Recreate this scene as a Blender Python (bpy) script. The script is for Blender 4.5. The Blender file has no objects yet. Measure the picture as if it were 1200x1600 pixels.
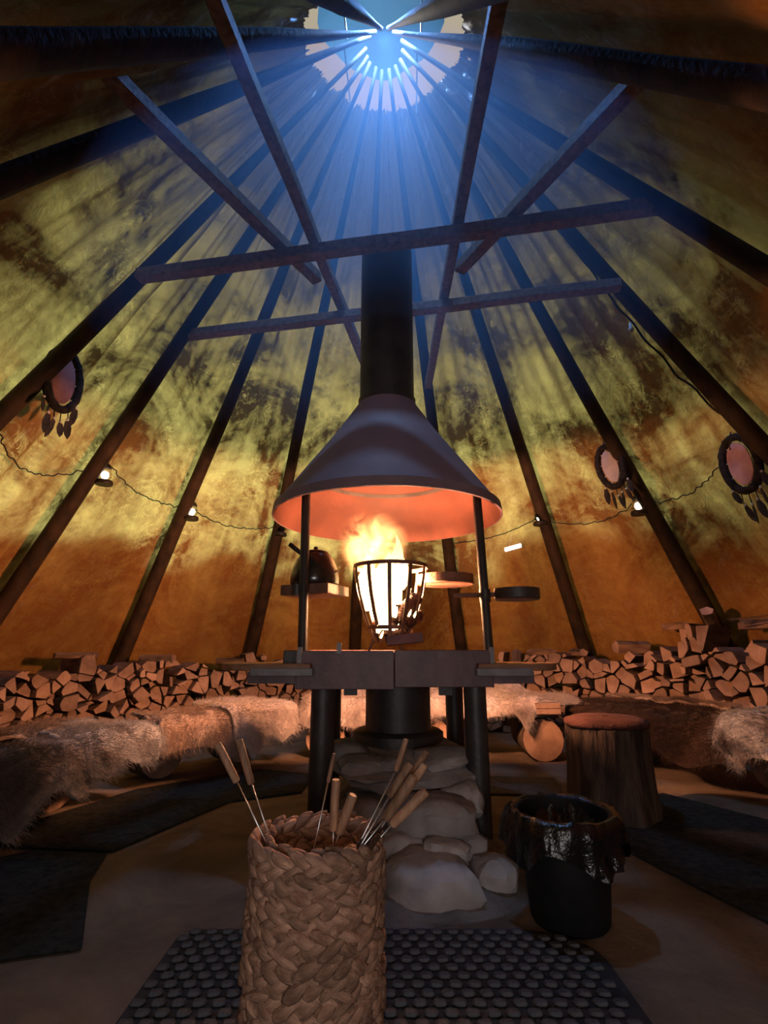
import bpy, bmesh, math, random
import numpy as np
from mathutils import Vector, Matrix, noise as mnoise

R = math.radians
sc = bpy.context.scene
COL = sc.collection
random.seed(7)

# ------------------------------------------------------------------ camera
cam_d = bpy.data.cameras.new('camera')
cam = bpy.data.objects.new('camera', cam_d); COL.objects.link(cam)
cam.location = (0, 0, 0.9)
cam.rotation_euler = (R(90 + 15), 0, 0)
cam_d.sensor_fit = 'VERTICAL'; cam_d.sensor_height = 24; cam_d.sensor_width = 24
cam_d.lens = 12.0
cam_d.clip_start = 0.02
sc.camera = cam

# ------------------------------------------------------------------ world, sun, daylight, exposure
world = bpy.data.worlds.new('overcast_sky'); sc.world = world
world.use_nodes = True
bg = world.node_tree.nodes['Background']
bg.inputs['Color'].default_value = (0.85, 0.74, 0.55, 1)
bg.inputs['Strength'].default_value = 0.52

SUN_AZ, SUN_EL = R(-24), R(38)
sun_d = bpy.data.lights.new('sun', 'SUN'); sun_d.energy = 5.8; sun_d.angle = R(24)
sun_d.color = (1.0, 0.96, 0.86)
sun = bpy.data.objects.new('sun', sun_d); COL.objects.link(sun)
sv = Vector((math.sin(SUN_AZ)*math.cos(SUN_EL), math.cos(SUN_AZ)*math.cos(SUN_EL), math.sin(SUN_EL)))
sun.location = sv*20
sun.rotation_euler = sv.to_track_quat('Z', 'Y').to_euler()

def area(name, loc, aim, size, energy, color, sy=None):
    d = bpy.data.lights.new(name, 'AREA'); d.energy = energy; d.color = color
    if sy: d.shape = 'RECTANGLE'; d.size = size; d.size_y = sy
    else: d.shape = 'DISK'; d.size = size
    o = bpy.data.objects.new(name, d); COL.objects.link(o); o.location = loc
    o.rotation_euler = (Vector(loc)-Vector(aim)).to_track_quat('Z', 'Y').to_euler()
    return o
# daylight coming down the smoke hole and in through the open door behind the camera
sd = bpy.data.lights.new('smoke_hole_daylight', 'SPOT'); sd.energy = 600; sd.color = (0.16, 0.40, 1.0)
sd.spot_size = R(120); sd.spot_blend = 0.9; sd.shadow_soft_size = 0.06
so = bpy.data.objects.new('smoke_hole_daylight', sd); COL.objects.link(so); so.location = (0, 3.22, 6.33); so.rotation_euler = (R(-6), 0, 0)
area('doorway_daylight', (0, -2.2, 0.85), (0, 3.0, 0.55), 1.0, 28, (1.0, 0.93, 0.92), 0.9)

sc.view_settings.view_transform = 'Standard'
sc.view_settings.look = 'None'
sc.view_settings.exposure = 0.0
sc.view_settings.gamma = 1.0
sc.view_settings.use_curve_mapping = False
sc.cycles.use_denoising = True
sc.cycles.max_bounces = 5; sc.cycles.diffuse_bounces = 4; sc.cycles.glossy_bounces = 2; sc.cycles.transmission_bounces = 4
sc.cycles.adaptive_threshold = 0.05
sc.cycles.volume_bounces = 0
sc.cycles.sample_clamp_indirect = 4.0

# ------------------------------------------------------------------ materials
def new_mat(name):
    m = bpy.data.materials.new(name); m.use_nodes = True
    nt = m.node_tree
    return m, nt, nt.nodes['Principled BSDF'], nt.nodes['Material Output']

def node(nt, typ, **kw):
    n = nt.nodes.new(typ)
    for k, v in kw.items():
        if k in n.inputs.keys() if hasattr(n, 'inputs') else False:
            n.inputs[k].default_value = v
        else:
            setattr(n, k, v)
    return n

def ramp(nt, src, p0, c0, p1, c1):
    r = nt.nodes.new('ShaderNodeValToRGB')
    e = r.color_ramp.elements
    e[0].position = p0; e[1].position = p1
    e[0].color = (*c0, 1) if len(c0) == 3 else c0
    e[1].color = (*c1, 1) if len(c1) == 3 else c1
    nt.links.new(src, r.inputs['Fac'])
    return r.outputs['Color']

def coords(nt, scale=(1, 1, 1), kind='Object'):
    tc = nt.nodes.new('ShaderNodeTexCoord'); mp = nt.nodes.new('ShaderNodeMapping')
    mp.inputs['Scale'].default_value = scale
    nt.links.new(tc.outputs[kind], mp.inputs['Vector'])
    return mp.outputs['Vector']

def noise_tex(nt, vec, scale, detail=4, rough=0.55, dist=0.0):
    n = nt.nodes.new('ShaderNodeTexNoise')
    n.inputs['Scale'].default_value = scale; n.inputs['Detail'].default_value = detail
    n.inputs['Roughness'].default_value = rough; n.inputs['Distortion'].default_value = dist
    nt.links.new(vec, n.inputs['Vector'])
    return n.outputs['Fac']

def mat_noise(name, c0, c1, scale=6, rough=0.8, metal=0.0, bump=0.3, bscale=None, stretch=(1, 1, 1), spec=0.3, detail=5, p=(0.35, 0.65), bdist=0.02, rand=0.0):
    m, nt, b, out = new_mat(name)
    v = coords(nt, stretch)
    f = noise_tex(nt, v, scale, detail)
    c = ramp(nt, f, p[0], c0, p[1], c1)
    if rand > 0:
        oi = nt.nodes.new('ShaderNodeObjectInfo')
        hs = nt.nodes.new('ShaderNodeHueSaturation')
        mr = nt.nodes.new('ShaderNodeMapRange')
        mr.inputs['To Min'].default_value = 1-rand; mr.inputs['To Max'].default_value = 1+rand*0.6
        nt.links.new(oi.outputs['Random'], mr.inputs['Value'])
        nt.links.new(mr.outputs['Result'], hs.inputs['Value'])
        nt.links.new(c, hs.inputs['Color']); c = hs.outputs['Color']
    nt.links.new(c, b.inputs['Base Color'])
    b.inputs['Roughness'].default_value = rough; b.inputs['Metallic'].default_value = metal
    b.inputs['Specular IOR Level'].default_value = spec
    if bump:
        f2 = noise_tex(nt, v, bscale or scale*4, 5)
        bp = nt.nodes.new('ShaderNodeBump'); bp.inputs['Strength'].default_value = bump
        bp.inputs['Distance'].default_value = bdist
        nt.links.new(f2, bp.inputs['Height']); nt.links.new(bp.outputs['Normal'], b.inputs['Normal'])
    return m

def mat_emit(name, col, strength):
    m = bpy.data.materials.new(name); m.use_nodes = True; nt = m.node_tree
    nt.nodes.remove(nt.nodes['Principled BSDF'])
    e = nt.nodes.new('ShaderNodeEmission'); e.inputs['Color'].default_value = (*col, 1); e.inputs['Strength'].default_value = strength
    nt.links.new(e.outputs[0], nt.nodes['Material Output'].inputs['Surface'])
    return m

M = {}
M['pole'] = mat_noise('dark_pole_wood', (0.016, 0.010, 0.007), (0.050, 0.027, 0.015), 5, 0.75, bump=0.2, stretch=(2, 2, 1))
M['beam'] = mat_noise('grey_beam_wood', (0.15, 0.105, 0.085), (0.30, 0.215, 0.175), 4, 0.8, bump=0.4, stretch=(6, 6, 6))
M['iron'] = mat_noise('sooty_iron', (0.020, 0.017, 0.017), (0.045, 0.037, 0.036), 7, 0.5, metal=0.0, bump=0.15, spec=0.5)
M['hood'] = mat_noise('dark_hood_steel', (0.145, 0.10, 0.13), (0.23, 0.155, 0.19), 2.2, 0.68, bump=0.12, bscale=40, spec=0.5)
M['rust'] = mat_noise('rusty_steel', (0.09, 0.045, 0.03), (0.20, 0.095, 0.06), 8, 0.6, bump=0.25, spec=0.4)
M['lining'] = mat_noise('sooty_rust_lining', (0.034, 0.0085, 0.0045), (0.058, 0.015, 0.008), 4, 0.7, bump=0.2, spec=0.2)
M['plate'] = mat_noise('apron_steel', (0.075, 0.034, 0.040), (0.135, 0.066, 0.074), 5, 0.5, bump=0.15, spec=0.5)
M['steel'] = mat_noise('bright_wire_steel', (0.45, 0.45, 0.47), (0.6, 0.6, 0.62), 20, 0.3, metal=1.0, bump=0.0)
M['strap'] = mat_noise('grey_strap_steel', (0.12, 0.11, 0.12), (0.20, 0.18, 0.19), 12, 0.45, bump=0.1, spec=0.5)
M['handle'] = mat_noise('turned_handle_wood', (0.16, 0.080, 0.048), (0.42, 0.235, 0.145), 8, 0.6, bump=0.2, stretch=(4, 4, 1), rand=0.35)
M['board'] = mat_noise('brown_shelf_board', (0.17, 0.085, 0.05), (0.32, 0.16, 0.095), 5, 0.55, bump=0.2, stretch=(1, 8, 8))
M['wood_end'] = mat_noise('cut_log_end', (0.21, 0.120, 0.085), (0.36, 0.225, 0.165), 6, 0.85, bump=0.5, bscale=30, rand=0.32)
M['wood_split'] = mat_noise('split_log_face', (0.15, 0.082, 0.055), (0.29, 0.175, 0.12), 5, 0.85, bump=0.6, bscale=18, stretch=(1, 1, 4), rand=0.3)
M['bark'] = mat_noise('log_bark', (0.03, 0.02, 0.015), (0.13, 0.085, 0.065), 9, 0.95, bump=1.0, bscale=14)
M['stump_bark'] = mat_noise('stump_bark', (0.030, 0.022, 0.018), (0.115, 0.080, 0.066), 5, 0.95, bump=1.0, bscale=9, stretch=(3, 3, 0.7), bdist=0.04)
M['char'] = mat_noise('charred_log', (0.02, 0.010, 0.007), (0.10, 0.04, 0.02), 12, 0.9, bump=1.0)
M['stone'] = mat_noise('grey_hearth_stone', (0.20, 0.185, 0.195), (0.38, 0.345, 0.35), 5, 0.9, bump=0.7, bscale=16, rand=0.25)
M['sand'] = mat_noise('ash_and_sand', (0.10, 0.085, 0.075), (0.20, 0.17, 0.15), 7, 0.95, bump=0.8, bscale=30)
M['carpet'] = mat_noise('dark_grey_carpet', (0.022, 0.024, 0.023), (0.05, 0.05, 0.046), 30, 1.0, bump=0.8, bscale=160, spec=0.05)
M['carpet2'] = mat_noise('grey_carpet', (0.085, 0.075, 0.065), (0.13, 0.115, 0.10), 30, 1.0, bump=0.8, bscale=160, spec=0.05)
M['rubber'] = mat_noise('black_rubber', (0.036, 0.037, 0.043), (0.075, 0.075, 0.082), 20, 0.7, bump=0.3, bscale=80, spec=0.4)
M['rubber_base'] = mat_noise('black_rubber_base', (0.014, 0.015, 0.018), (0.028, 0.028, 0.032), 20, 0.8, bump=0.3, spec=0.3)
M['binplastic'] = mat_noise('black_bin_plastic', (0.006, 0.006, 0.007), (0.010, 0.010, 0.011), 10, 0.65, bump=0.05, spec=0.2)
M['bag'] = mat_noise('black_bag_film', (0.004, 0.004, 0.005), (0.008, 0.008, 0.009), 10, 0.22, bump=0.7, bscale=16, spec=0.6)
M['braid'] = mat_noise('seagrass_braid', (0.24, 0.125, 0.082), (0.54, 0.32, 0.225), 14, 0.8, bump=0.9, bscale=40, stretch=(1, 5, 5), rand=0.35, bdist=0.01)
M['braid_in'] = mat_noise('basket_lining', (0.07, 0.04, 0.025), (0.13, 0.08, 0.05), 10, 0.9, bump=0.5)
M['cable'] = mat_noise('black_cable', (0.012, 0.010, 0.009), (0.025, 0.02, 0.018), 10, 0.7, bump=0)
M['black_cap'] = mat_noise('black_lantern_plastic', (0.015, 0.012, 0.010), (0.03, 0.022, 0.02), 10, 0.5, bump=0)
M['hoopfur'] = mat_noise('black_fur_wrap', (0.012, 0.010, 0.009), (0.04, 0.03, 0.026), 20, 1.0, bump=1.0, bscale=60)
M['hide_pink'] = mat_noise('pale_pink_hide', (0.42, 0.19, 0.17), (0.62, 0.36, 0.33), 6, 0.8, bump=0.3)
M['hide_pale'] = mat_noise('pale_grey_hide', (0.40, 0.33, 0.34), (0.55, 0.47, 0.48), 6, 0.8, bump=0.3)
M['hide_dark'] = mat_noise('dusky_pink_hide', (0.20, 0.085, 0.075), (0.34, 0.17, 0.15), 6, 0.8, bump=0.3)
M['feather'] = mat_noise('dark_feather', (0.015, 0.012, 0.011), (0.05, 0.038, 0.032), 14, 0.9, bump=0.4)
M['bead'] = mat_noise('white_bead', (0.5, 0.45, 0.42), (0.7, 0.65, 0.6), 10, 0.4, bump=0)
M['kettle'] = mat_noise('black_enamel_kettle', (0.012, 0.010, 0.010), (0.03, 0.022, 0.02), 6, 0.2, bump=0.05, spec=0.7)
M['snow'] = mat_noise('banked_snow', (0.75, 0.77, 0.8), (0.85, 0.86, 0.88), 2, 0.9, bump=0.3)
M['cushion'] = mat_noise('reddish_hide_pad', (0.06, 0.022, 0.018), (0.12, 0.048, 0.042), 8, 0.95, bump=0.8, bscale=50)
M['bulb'] = mat_emit('warm_bulb', (1.0, 0.80, 0.60), 9.0)
M['strip'] = mat_emit('glowing_white_strip', (1.0, 0.93, 0.85), 1.6)
M['bulb'].cycles.emission_sampling = 'NONE'; M['strip'].cycles.emission_sampling = 'NONE'

def mat_fur(name, c0, c1, c2, scale=3):
    m, nt, b, out = new_mat(name)
    v = coords(nt)
    f = noise_tex(nt, v, scale, 5, 0.6, 0.6)
    r = nt.nodes.new('ShaderNodeValToRGB'); e = r.color_ramp.elements
    e[0].position = 0.30; e[0].color = (*c0, 1); e[1].position = 0.72; e[1].color = (*c2, 1)
    k = e.new(0.5); k.color = (*c1, 1)
    nt.links.new(f, r.inputs['Fac'])
    f2 = noise_tex(nt, coords(nt, (1, 1, 0.35)), 90, 4, 0.6, 0.8)
    mx = nt.nodes.new('ShaderNodeMix'); mx.data_type = 'RGBA'; mx.blend_type = 'MULTIPLY'
    mx.inputs['Factor'].default_value = 0.5
    g = ramp(nt, f2, 0.3, (0.45, 0.45, 0.45), 0.65, (1, 1, 1))
    nt.links.new(r.outputs['Color'], mx.inputs[6]); nt.links.new(g, mx.inputs[7])
    nt.links.new(mx.outputs[2], b.inputs['Base Color'])
    b.inputs['Roughness'].default_value = 0.95; b.inputs['Specular IOR Level'].default_value = 0.1
    b.inputs['Sheen Weight'].default_value = 0.08; b.inputs['Sheen Roughness'].default_value = 0.5
    f3 = noise_tex(nt, v, 14, 6, 0.65, 1.0)
    bp = nt.nodes.new('ShaderNodeBump'); bp.inputs['Strength'].default_value = 0.8; bp.inputs['Distance'].default_value = 0.03
    nt.links.new(f3, bp.inputs['Height'])
    bp2 = nt.nodes.new('ShaderNodeBump'); bp2.inputs['Strength'].default_value = 0.7; bp2.inputs['Distance'].default_value = 0.008
    nt.links.new(f2, bp2.inputs['Height']); nt.links.new(bp.outputs['Normal'], bp2.inputs['Normal'])
    nt.links.new(bp2.outputs['Normal'], b.inputs['Normal'])
    return m
M['fur_cream'] = mat_fur('cream_reindeer_fur', (0.30, 0.235, 0.22), (0.58, 0.48, 0.46), (0.74, 0.66, 0.65))
M['fur_tan'] = mat_fur('tan_reindeer_fur', (0.20, 0.125, 0.09), (0.42, 0.285, 0.22), (0.55, 0.43, 0.37))
M['fur_grey'] = mat_fur('grey_white_reindeer_fur', (0.08, 0.068, 0.062), (0.30, 0.25, 0.235), (0.60, 0.57, 0.57), 2.8)
M['fur_brown'] = mat_fur('brown_hide_fur', (0.022, 0.012, 0.009), (0.05, 0.025, 0.017), (0.15, 0.09, 0.07), 2.6)
M['fur_white'] = mat_fur('white_reindeer_fur', (0.12, 0.09, 0.085), (0.40, 0.385, 0.40), (0.55, 0.54, 0.56), 4)

# canvas
m, nt, b, out = new_mat('stained_tent_canvas'); M['canvas'] = m
nt.nodes.remove(b)
vo = coords(nt); vu = coords(nt, (1, 1, 1), 'UV')
big = noise_tex(nt, vo, 1.15, 7, 0.62, 0.9)
streak = noise_tex(nt, coords(nt, (5.0, 0.55, 1), 'UV'), 1.0, 5, 0.6, 0.5)
fine = noise_tex(nt, vo, 14, 6, 0.7, 0.3)
def mth(op, a, bb):
    n = nt.nodes.new('ShaderNodeMath'); n.operation = op
    for i, x in enumerate((a, bb)):
        if isinstance(x, (int, float)): n.inputs[i].default_value = x
        else: nt.links.new(x, n.inputs[i])
    return n.outputs[0]
s = mth('ADD', mth('MULTIPLY', big, 0.66), mth('ADD', mth('MULTIPLY', streak, 0.20), mth('MULTIPLY', fine, 0.14)))
# darkening painted into the upper cloth, in tongues, to dim the daylight there
sp = nt.nodes.new('ShaderNodeSeparateXYZ'); nt.links.new(vo, sp.inputs[0])
top_dim = nt.nodes.new('ShaderNodeMapRange'); top_dim.inputs['From Min'].default_value = 2.7; top_dim.inputs['From Max'].default_value = 5.0
nt.links.new(mth('ADD', sp.outputs['Z'], mth('MULTIPLY', mth('SUBTRACT', mth('ADD', big, streak), 1.0), 1.6)), top_dim.inputs['Value'])
def dimmed_top(c, k):
    mx = nt.nodes.new('ShaderNodeMix'); mx.data_type = 'RGBA'
    nt.links.new(top_dim.outputs[0], mx.inputs['Factor']); nt.links.new(c, mx.inputs[6]); mx.inputs[7].default_value = k
    return mx.outputs[2]
# thin frost veins and wet glints painted into the cloth colour
rid = mth('ABSOLUTE', mth('SUBTRACT', noise_tex(nt, coords(nt, (1, 1, 0.8)), 5.5, 6, 0.72, 1.4), 0.5), 0.0)
glint_vein = nt.nodes.new('ShaderNodeMapRange'); glint_vein.inputs['From Min'].default_value = 0.018; glint_vein.inputs['From Max'].default_value = 0.002
nt.links.new(rid, glint_vein.inputs['Value'])
patch = ramp(nt, noise_tex(nt, vo, 2.3, 3, 0.6, 0.4), 0.48, (0, 0, 0), 0.62, (1, 1, 1))
vm = mth('MULTIPLY', glint_vein.outputs[0], patch)
s = mth('ADD', s, mth('MULTIPLY', vm, 0.10))
spk = ramp(nt, noise_tex(nt, vo, 30, 3, 0.75, 0.2), 0.60, (0, 0, 0), 0.72, (1, 1, 1))
s = mth('ADD', s, mth('MULTIPLY', mth('MULTIPLY', spk, patch), 0.05))
tcol = dimmed_top(ramp(nt, s, 0.435, (0.022, 0.022, 0.008), 0.615, (0.80, 0.76, 0.24)), (0.045, 0.043, 0.030, 1))
dcol = dimmed_top(ramp(nt, s, 0.36, (0.40, 0.185, 0.052), 0.60, (0.49, 0.235, 0.072)), (0.11, 0.095, 0.085, 1))
tr = nt.nodes.new('ShaderNodeBsdfTranslucent'); nt.links.new(tcol, tr.inputs['Color'])
df = nt.nodes.new('ShaderNodeBsdfDiffuse'); nt.links.new(dcol, df.inputs['Color'])
gl = nt.nodes.new('ShaderNodeBsdfGlossy'); gl.inputs['Roughness'].default_value = 0.28
gl.inputs['Color'].default_value = (0.9, 0.9, 0.9, 1)
bp = nt.nodes.new('ShaderNodeBump'); bp.inputs['Strength'].default_value = 0.55; bp.inputs['Distance'].default_value = 0.04
nt.links.new(noise_tex(nt, vo, 9, 7, 0.7, 0.6), bp.inputs['Height'])
for n_ in (tr, df, gl): nt.links.new(bp.outputs['Normal'], n_.inputs['Normal'])
m1 = nt.nodes.new('ShaderNodeMixShader'); m1.inputs[0].default_value = 0.45
nt.links.new(df.outputs[0], m1.inputs[1]); nt.links.new(tr.outputs[0], m1.inputs[2])
m2 = nt.nodes.new('ShaderNodeMixShader')
wet = ramp(nt, noise_tex(nt, coords(nt, (1, 1, 0.5)), 4.0, 6, 0.7, 1.2), 0.56, (0.0, 0.0, 0.0), 0.70, (0.16, 0.16, 0.16))
nt.links.new(wet, m2.inputs[0])
nt.links.new(m1.outputs[0], m2.inputs[1]); nt.links.new(gl.outputs[0], m2.inputs[2])
nt.links.new(m2.outputs[0], out.inputs['Surface'])

# blue tarpaulin cap over the smoke hole
m, nt, b, out = new_mat('blue_tarpaulin'); M['tarp'] = m
nt.nodes.remove(b)
tr = nt.nodes.new('ShaderNodeBsdfTranslucent'); tr.inputs['Color'].default_value = (0.06, 0.19, 0.40, 1)
df = nt.nodes.new('ShaderNodeBsdfDiffuse'); df.inputs['Color'].default_value = (0.08, 0.22, 0.45, 1)
m1 = nt.nodes.new('ShaderNodeMixShader'); m1.inputs[0].default_value = 0.6
nt.links.new(df.outputs[0], m1.inputs[1]); nt.links.new(tr.outputs[0], m1.inputs[2]); nt.links.new(m1.outputs[0], out.inputs['Surface'])

# floor
m, nt, b, out = new_mat('sandy_dirt_floor'); M['floor'] = m
v = coords(nt)
f = noise_tex(nt, v, 1.6, 7, 0.65, 0.5)
c = ramp(nt, f, 0.33, (0.085, 0.060, 0.044), 0.66, (0.23, 0.170, 0.125))
nt.links.new(c, b.inputs['Base Color']); b.inputs['Roughness'].default_value = 0.95
b.inputs['Specular IOR Level'].default_value = 0.2
bp = nt.nodes.new('ShaderNodeBump'); bp.inputs['Strength'].default_value = 0.7; bp.inputs['Distance'].default_value = 0.02
nt.links.new(noise_tex(nt, v, 22, 6, 0.7), bp.inputs['Height']); nt.links.new(bp.outputs['Normal'], b.inputs['Normal'])

# ------------------------------------------------------------------ mesh helpers
class MB:
    def __init__(self): self.v = []; self.f = []; self.mi = []
    def add(self, vs, fs, mi=0, mat=None):
        o = len(self.v)
        for p in vs:
            p = Vector(p)
            if mat is not None: p = mat @ p
            self.v.append(tuple(p))
        for i, q in enumerate(fs):
            self.f.append(tuple(o+k for k in q)); self.mi.append(mi if isinstance(mi, int) else mi[i])
        return self
    def box(self, c, s, mat=None, mi=0):
        x, y, z = c; a, bb, d = s[0]/2, s[1]/2, s[2]/2
        vs = [(x+i*a, y+j*bb, z+k*d) for i in (-1, 1) for j in (-1, 1) for k in (-1, 1)]
        fs = [(0, 1, 3, 2), (4, 6, 7, 5), (0, 4, 5, 1), (2, 3, 7, 6), (0, 2, 6, 4), (1, 5, 7, 3)]
        return self.add(vs, fs, mi, mat)
    def prism(self, poly, z0, z1, mat=None, mi=0):
        n = len(poly)
        vs = [(x, y, z0) for x, y in poly]+[(x, y, z1) for x, y in poly]
        fs = [tuple(range(n-1, -1, -1)), tuple(range(n, 2*n))]+[(i, (i+1) % n, n+(i+1) % n, n+i) for i in range(n)]
        return self.add(vs, fs, mi, mat)
    def lathe(self, prof, n=32, mat=None, mi=0, closed=False, capb=False, capt=False, wob=None):
        vs = []; fs = []
        for k, (r, z) in enumerate(prof):
            for i in range(n):
                a = 2*math.pi*i/n; rr = r*(wob(a, z) if wob else 1)
                vs.append((rr*math.cos(a), rr*math.sin(a), z))
        m_ = len(prof)
        for k in range(m_-1 if not closed else m_):
            k2 = (k+1) % m_
            for i in range(n):
                j = (i+1) % n
                fs.append((k*n+i, k*n+j, k2*n+j, k2*n+i))
        if capb: fs.append(tuple(range(n-1, -1, -1)))
        if capt: fs.append(tuple((m_-1)*n+i for i in range(n)))
        return self.add(vs, fs, mi, mat)
    def tube(self, pts, r, n=8, mi=0, flat=None):
        pts = [Vector(p) for p in pts]
        rr = r if isinstance(r, (list, tuple)) else [r]*len(pts)
        vs = []; fs = []; prev = None
        for k, p in enumerate(pts):
            t = (pts[min(k+1, len(pts)-1)]-pts[max(k-1, 0)]).normalized()
            if prev is None:
                up = Vector((0, 0, 1)) if abs(t.z) < 0.9 else Vector((0, 1, 0))
                a = t.cross(up).normalized()
            else:
                a = (prev-t*prev.dot(t)).normalized()
            prev = a; b_ = t.cross(a)
            for i in range(n):
                w = 2*math.pi*i/n
                vs.append(p+(a*math.cos(w)+b_*math.sin(w)*(flat or 1))*rr[k])
        for k in range(len(pts)-1):
            for i in range(n):
                j = (i+1) % n
                fs.append((k*n+i, k*n+j, (k+1)*n+j, (k+1)*n+i))
        fs.append(tuple(range(n-1, -1, -1))); fs.append(tuple((len(pts)-1)*n+i for i in range(n)))
        return self.add(vs, fs, mi)
    def mesh(self, name, mats, smooth=False, ang=None):
        me = bpy.data.meshes.new(name); me.from_pydata(self.v, [], self.f)
        for mm in (mats if isinstance(mats, (list, tuple)) else [mats]): me.materials.append(mm)
        if len(me.materials) > 1: me.polygons.foreach_set('material_index', self.mi)
        if smooth or ang:
            me.polygons.foreach_set('use_smooth', [True]*len(me.polygons))
            if ang: me.set_sharp_from_angle(angle=R(ang))
        me.update()
        return me
    def build(self, name, mats, parent=None, smooth=False, ang=None, loc=None):
        o = bpy.data.objects.new(name, self.mesh(name, mats, smooth, ang)); COL.objects.link(o)
        if parent: o.parent = parent
        if loc is not None: o.location = loc
        return o

def tag(o, label=None, cat=None, group=None, kind=None):
    if label: o['label'] = label
    if cat: o['category'] = cat
    if group: o['group'] = group
    if kind: o['kind'] = kind
    return o
def thing(name, label, cat, loc=(0, 0, 0), rz=0, group=None):
    o = bpy.data.objects.new(name, None); COL.objects.link(o)
    o.location = loc; o.rotation_euler = (0, 0, rz); o.empty_display_size = 0.1
    return tag(o, label, cat, group)
def link_copy(src, parent=None, name=None):
    c = src.copy(); COL.objects.link(c)
    if parent: c.parent = parent
    return c
def bevel(o, w=0.005, seg=2):
    md = o.modifiers.new('bevel', 'BEVEL'); md.width = w; md.segments = seg; md.limit_method = 'ANGLE'; return o
def nz(x, y=0.0, z=0.0): return mnoise.noise(Vector((x, y, z)))
def align(p0, p1):
    """matrix that puts +Z of a local shape on the segment p0->p1, origin p0"""
    d = (Vector(p1)-Vector(p0))
    return Matrix.Translation(Vector(p0)) @ d.to_track_quat('Z', 'Y').to_matrix().to_4x4()

# ------------------------------------------------------------------ the tent
CY, APEX, K = 3.29, 6.3, 0.69
POLES = [-171, -150, -129.5, -92, -71, -49, -26.6, -6, 15.7, 39.4, 62.3, 87.8, 114, 146, 168]
def rcone(z): return K*(APEX-z)
def on_cone(az, z, inset=0.0):
    r = rcone(z)-inset
    return Vector((r*math.sin(R(az)), CY+r*math.cos(R(az)), z))

def ztop(az):
    a = abs(az)
    pts = [(0, 5.84), (60, 5.79), (95, 5.66), (130, 5.32), (150, 5.0), (180, 4.55)]
    for (a0, z0), (a1, z1) in zip(pts, pts[1:]):
        if a0 <= a <= a1: return z0+(z1-z0)*(a-a0)/(a1-a0)
    return 4.55
def canvas_r(az, z):
    ps = POLES+[POLES[0]+360]
    a = az if az >= ps[0] else az+360
    lo, hi = ps[0], ps[1]
    for p, q in zip(ps, ps[1:]):
        if p <= a <= q: lo, hi = p, q; break
    half = R((hi-lo)/2); mid = (lo+hi)/2; t = (a-lo)/(hi-lo)
    r0 = rcone(z)+0.10
    r = r0*math.cos(half)/math.cos(R(a-mid))
    r += 0.35*(r0-r)                                             # the cloth bellies out a little
    # lengthwise folds, deeper high up and in some gaps
    env = math.sin(math.pi*t)**0.7
    amp = 0.010+0.028*max(0, min(1, (z-1.2)/2.5))
    amp *= 0.7+1.6*max(0.0, nz(lo*1.37, 3.1))+ (1.3 if abs(lo+92) < 1 else 0)
    amp *= min(1.0, 0.35+r0/2.5)
    ph = lo*0.9
    fold = math.sin(t*17+ph+1.3*nz(z*0.7, lo))*0.6+math.sin(t*31+ph*2+1.5*nz(z*0.9, lo+5))*0.4
    r += env*amp*fold
    r += 0.035*env*nz(az*0.09, z*1.3, 2.0)+0.012*nz(az*0.5, z*4.0, 7.0)
    return max(r, rcone(z)+0.02)

NA, NZ = 900, 130
vs = []; uv = []
for i in range(NA):
    az = -180+360*i/NA
    zt = ztop(az)+0.03*nz(az*0.6, 1.0)+0.03*nz(az*1.7, 4.0)
    for j in range(NZ+1):
        z = -0.02+(zt+0.02)*j/NZ
        r = canvas_r(az, z)
        vs.append((r*math.sin(R(az)), CY+r*math.cos(R(az)), z)); uv.append((R(az)*3.0, z))
fs = []; fuv = []
for i in range(NA):
    i2 = (i+1) % NA
    az = -180+360*(i+0.5)/NA
    for j in range(NZ):
        z = vs[i*(NZ+1)+j][2]
        if abs(az) > 171.5 and z < 1.95: continue                # the open doorway behind the photographer
        q = (i*(NZ+1)+j, i*(NZ+1)+j+1, i2*(NZ+1)+j+1, i2*(NZ+1)+j)
        fs.append(q)
        for k in q:
            u, w = uv[k]
            if i2 == 0 and k >= i2*(NZ+1) and k <= NZ: u += 2*math.pi*3.0
            fuv.append((u, w))
me = bpy.data.meshes.new('wall_canvas'); me.from_pydata(vs, [], fs)
ul = me.uv_layers.new(name='UVMap'); ul.data.foreach_set('uv', [c for p in fuv for c in p])
me.polygons.foreach_set('use_smooth', [True]*len(me.polygons)); me.materials.append(M['canvas'])
canvas = bpy.data.objects.new('wall_canvas', me); COL.objects.link(canvas)
tag(canvas, 'stained yellow-brown canvas cover of the conical tent', kind='structure')

# floor and the snow outside, with a bank added to block daylight
mb = MB(); n = 96
vs = [(0, CY, 0)]; fs = []
rings = [0.6, 1.2, 1.8, 2.4, 3.0, 3.6, 4.5]
for r_ in rings:
    for i in range(n):
        a = 2*math.pi*i/n; x, y = r_*math.cos(a), CY+r_*math.sin(a)
        vs.append((x, y, 0.006*nz(x*2, y*2)))
for i in range(n): fs.append((0, 1+i, 1+(i+1) % n))
for k in range(len(rings)-1):
    for i in range(n):
        j = (i+1) % n; fs.append((1+k*n+i, 1+(k+1)*n+i, 1+(k+1)*n+j, 1+k*n+j))
mb.add(vs, fs); fl = mb.build('floor', M['floor'], smooth=True); tag(fl, 'sandy dirt floor of the tent', kind='structure')

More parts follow.
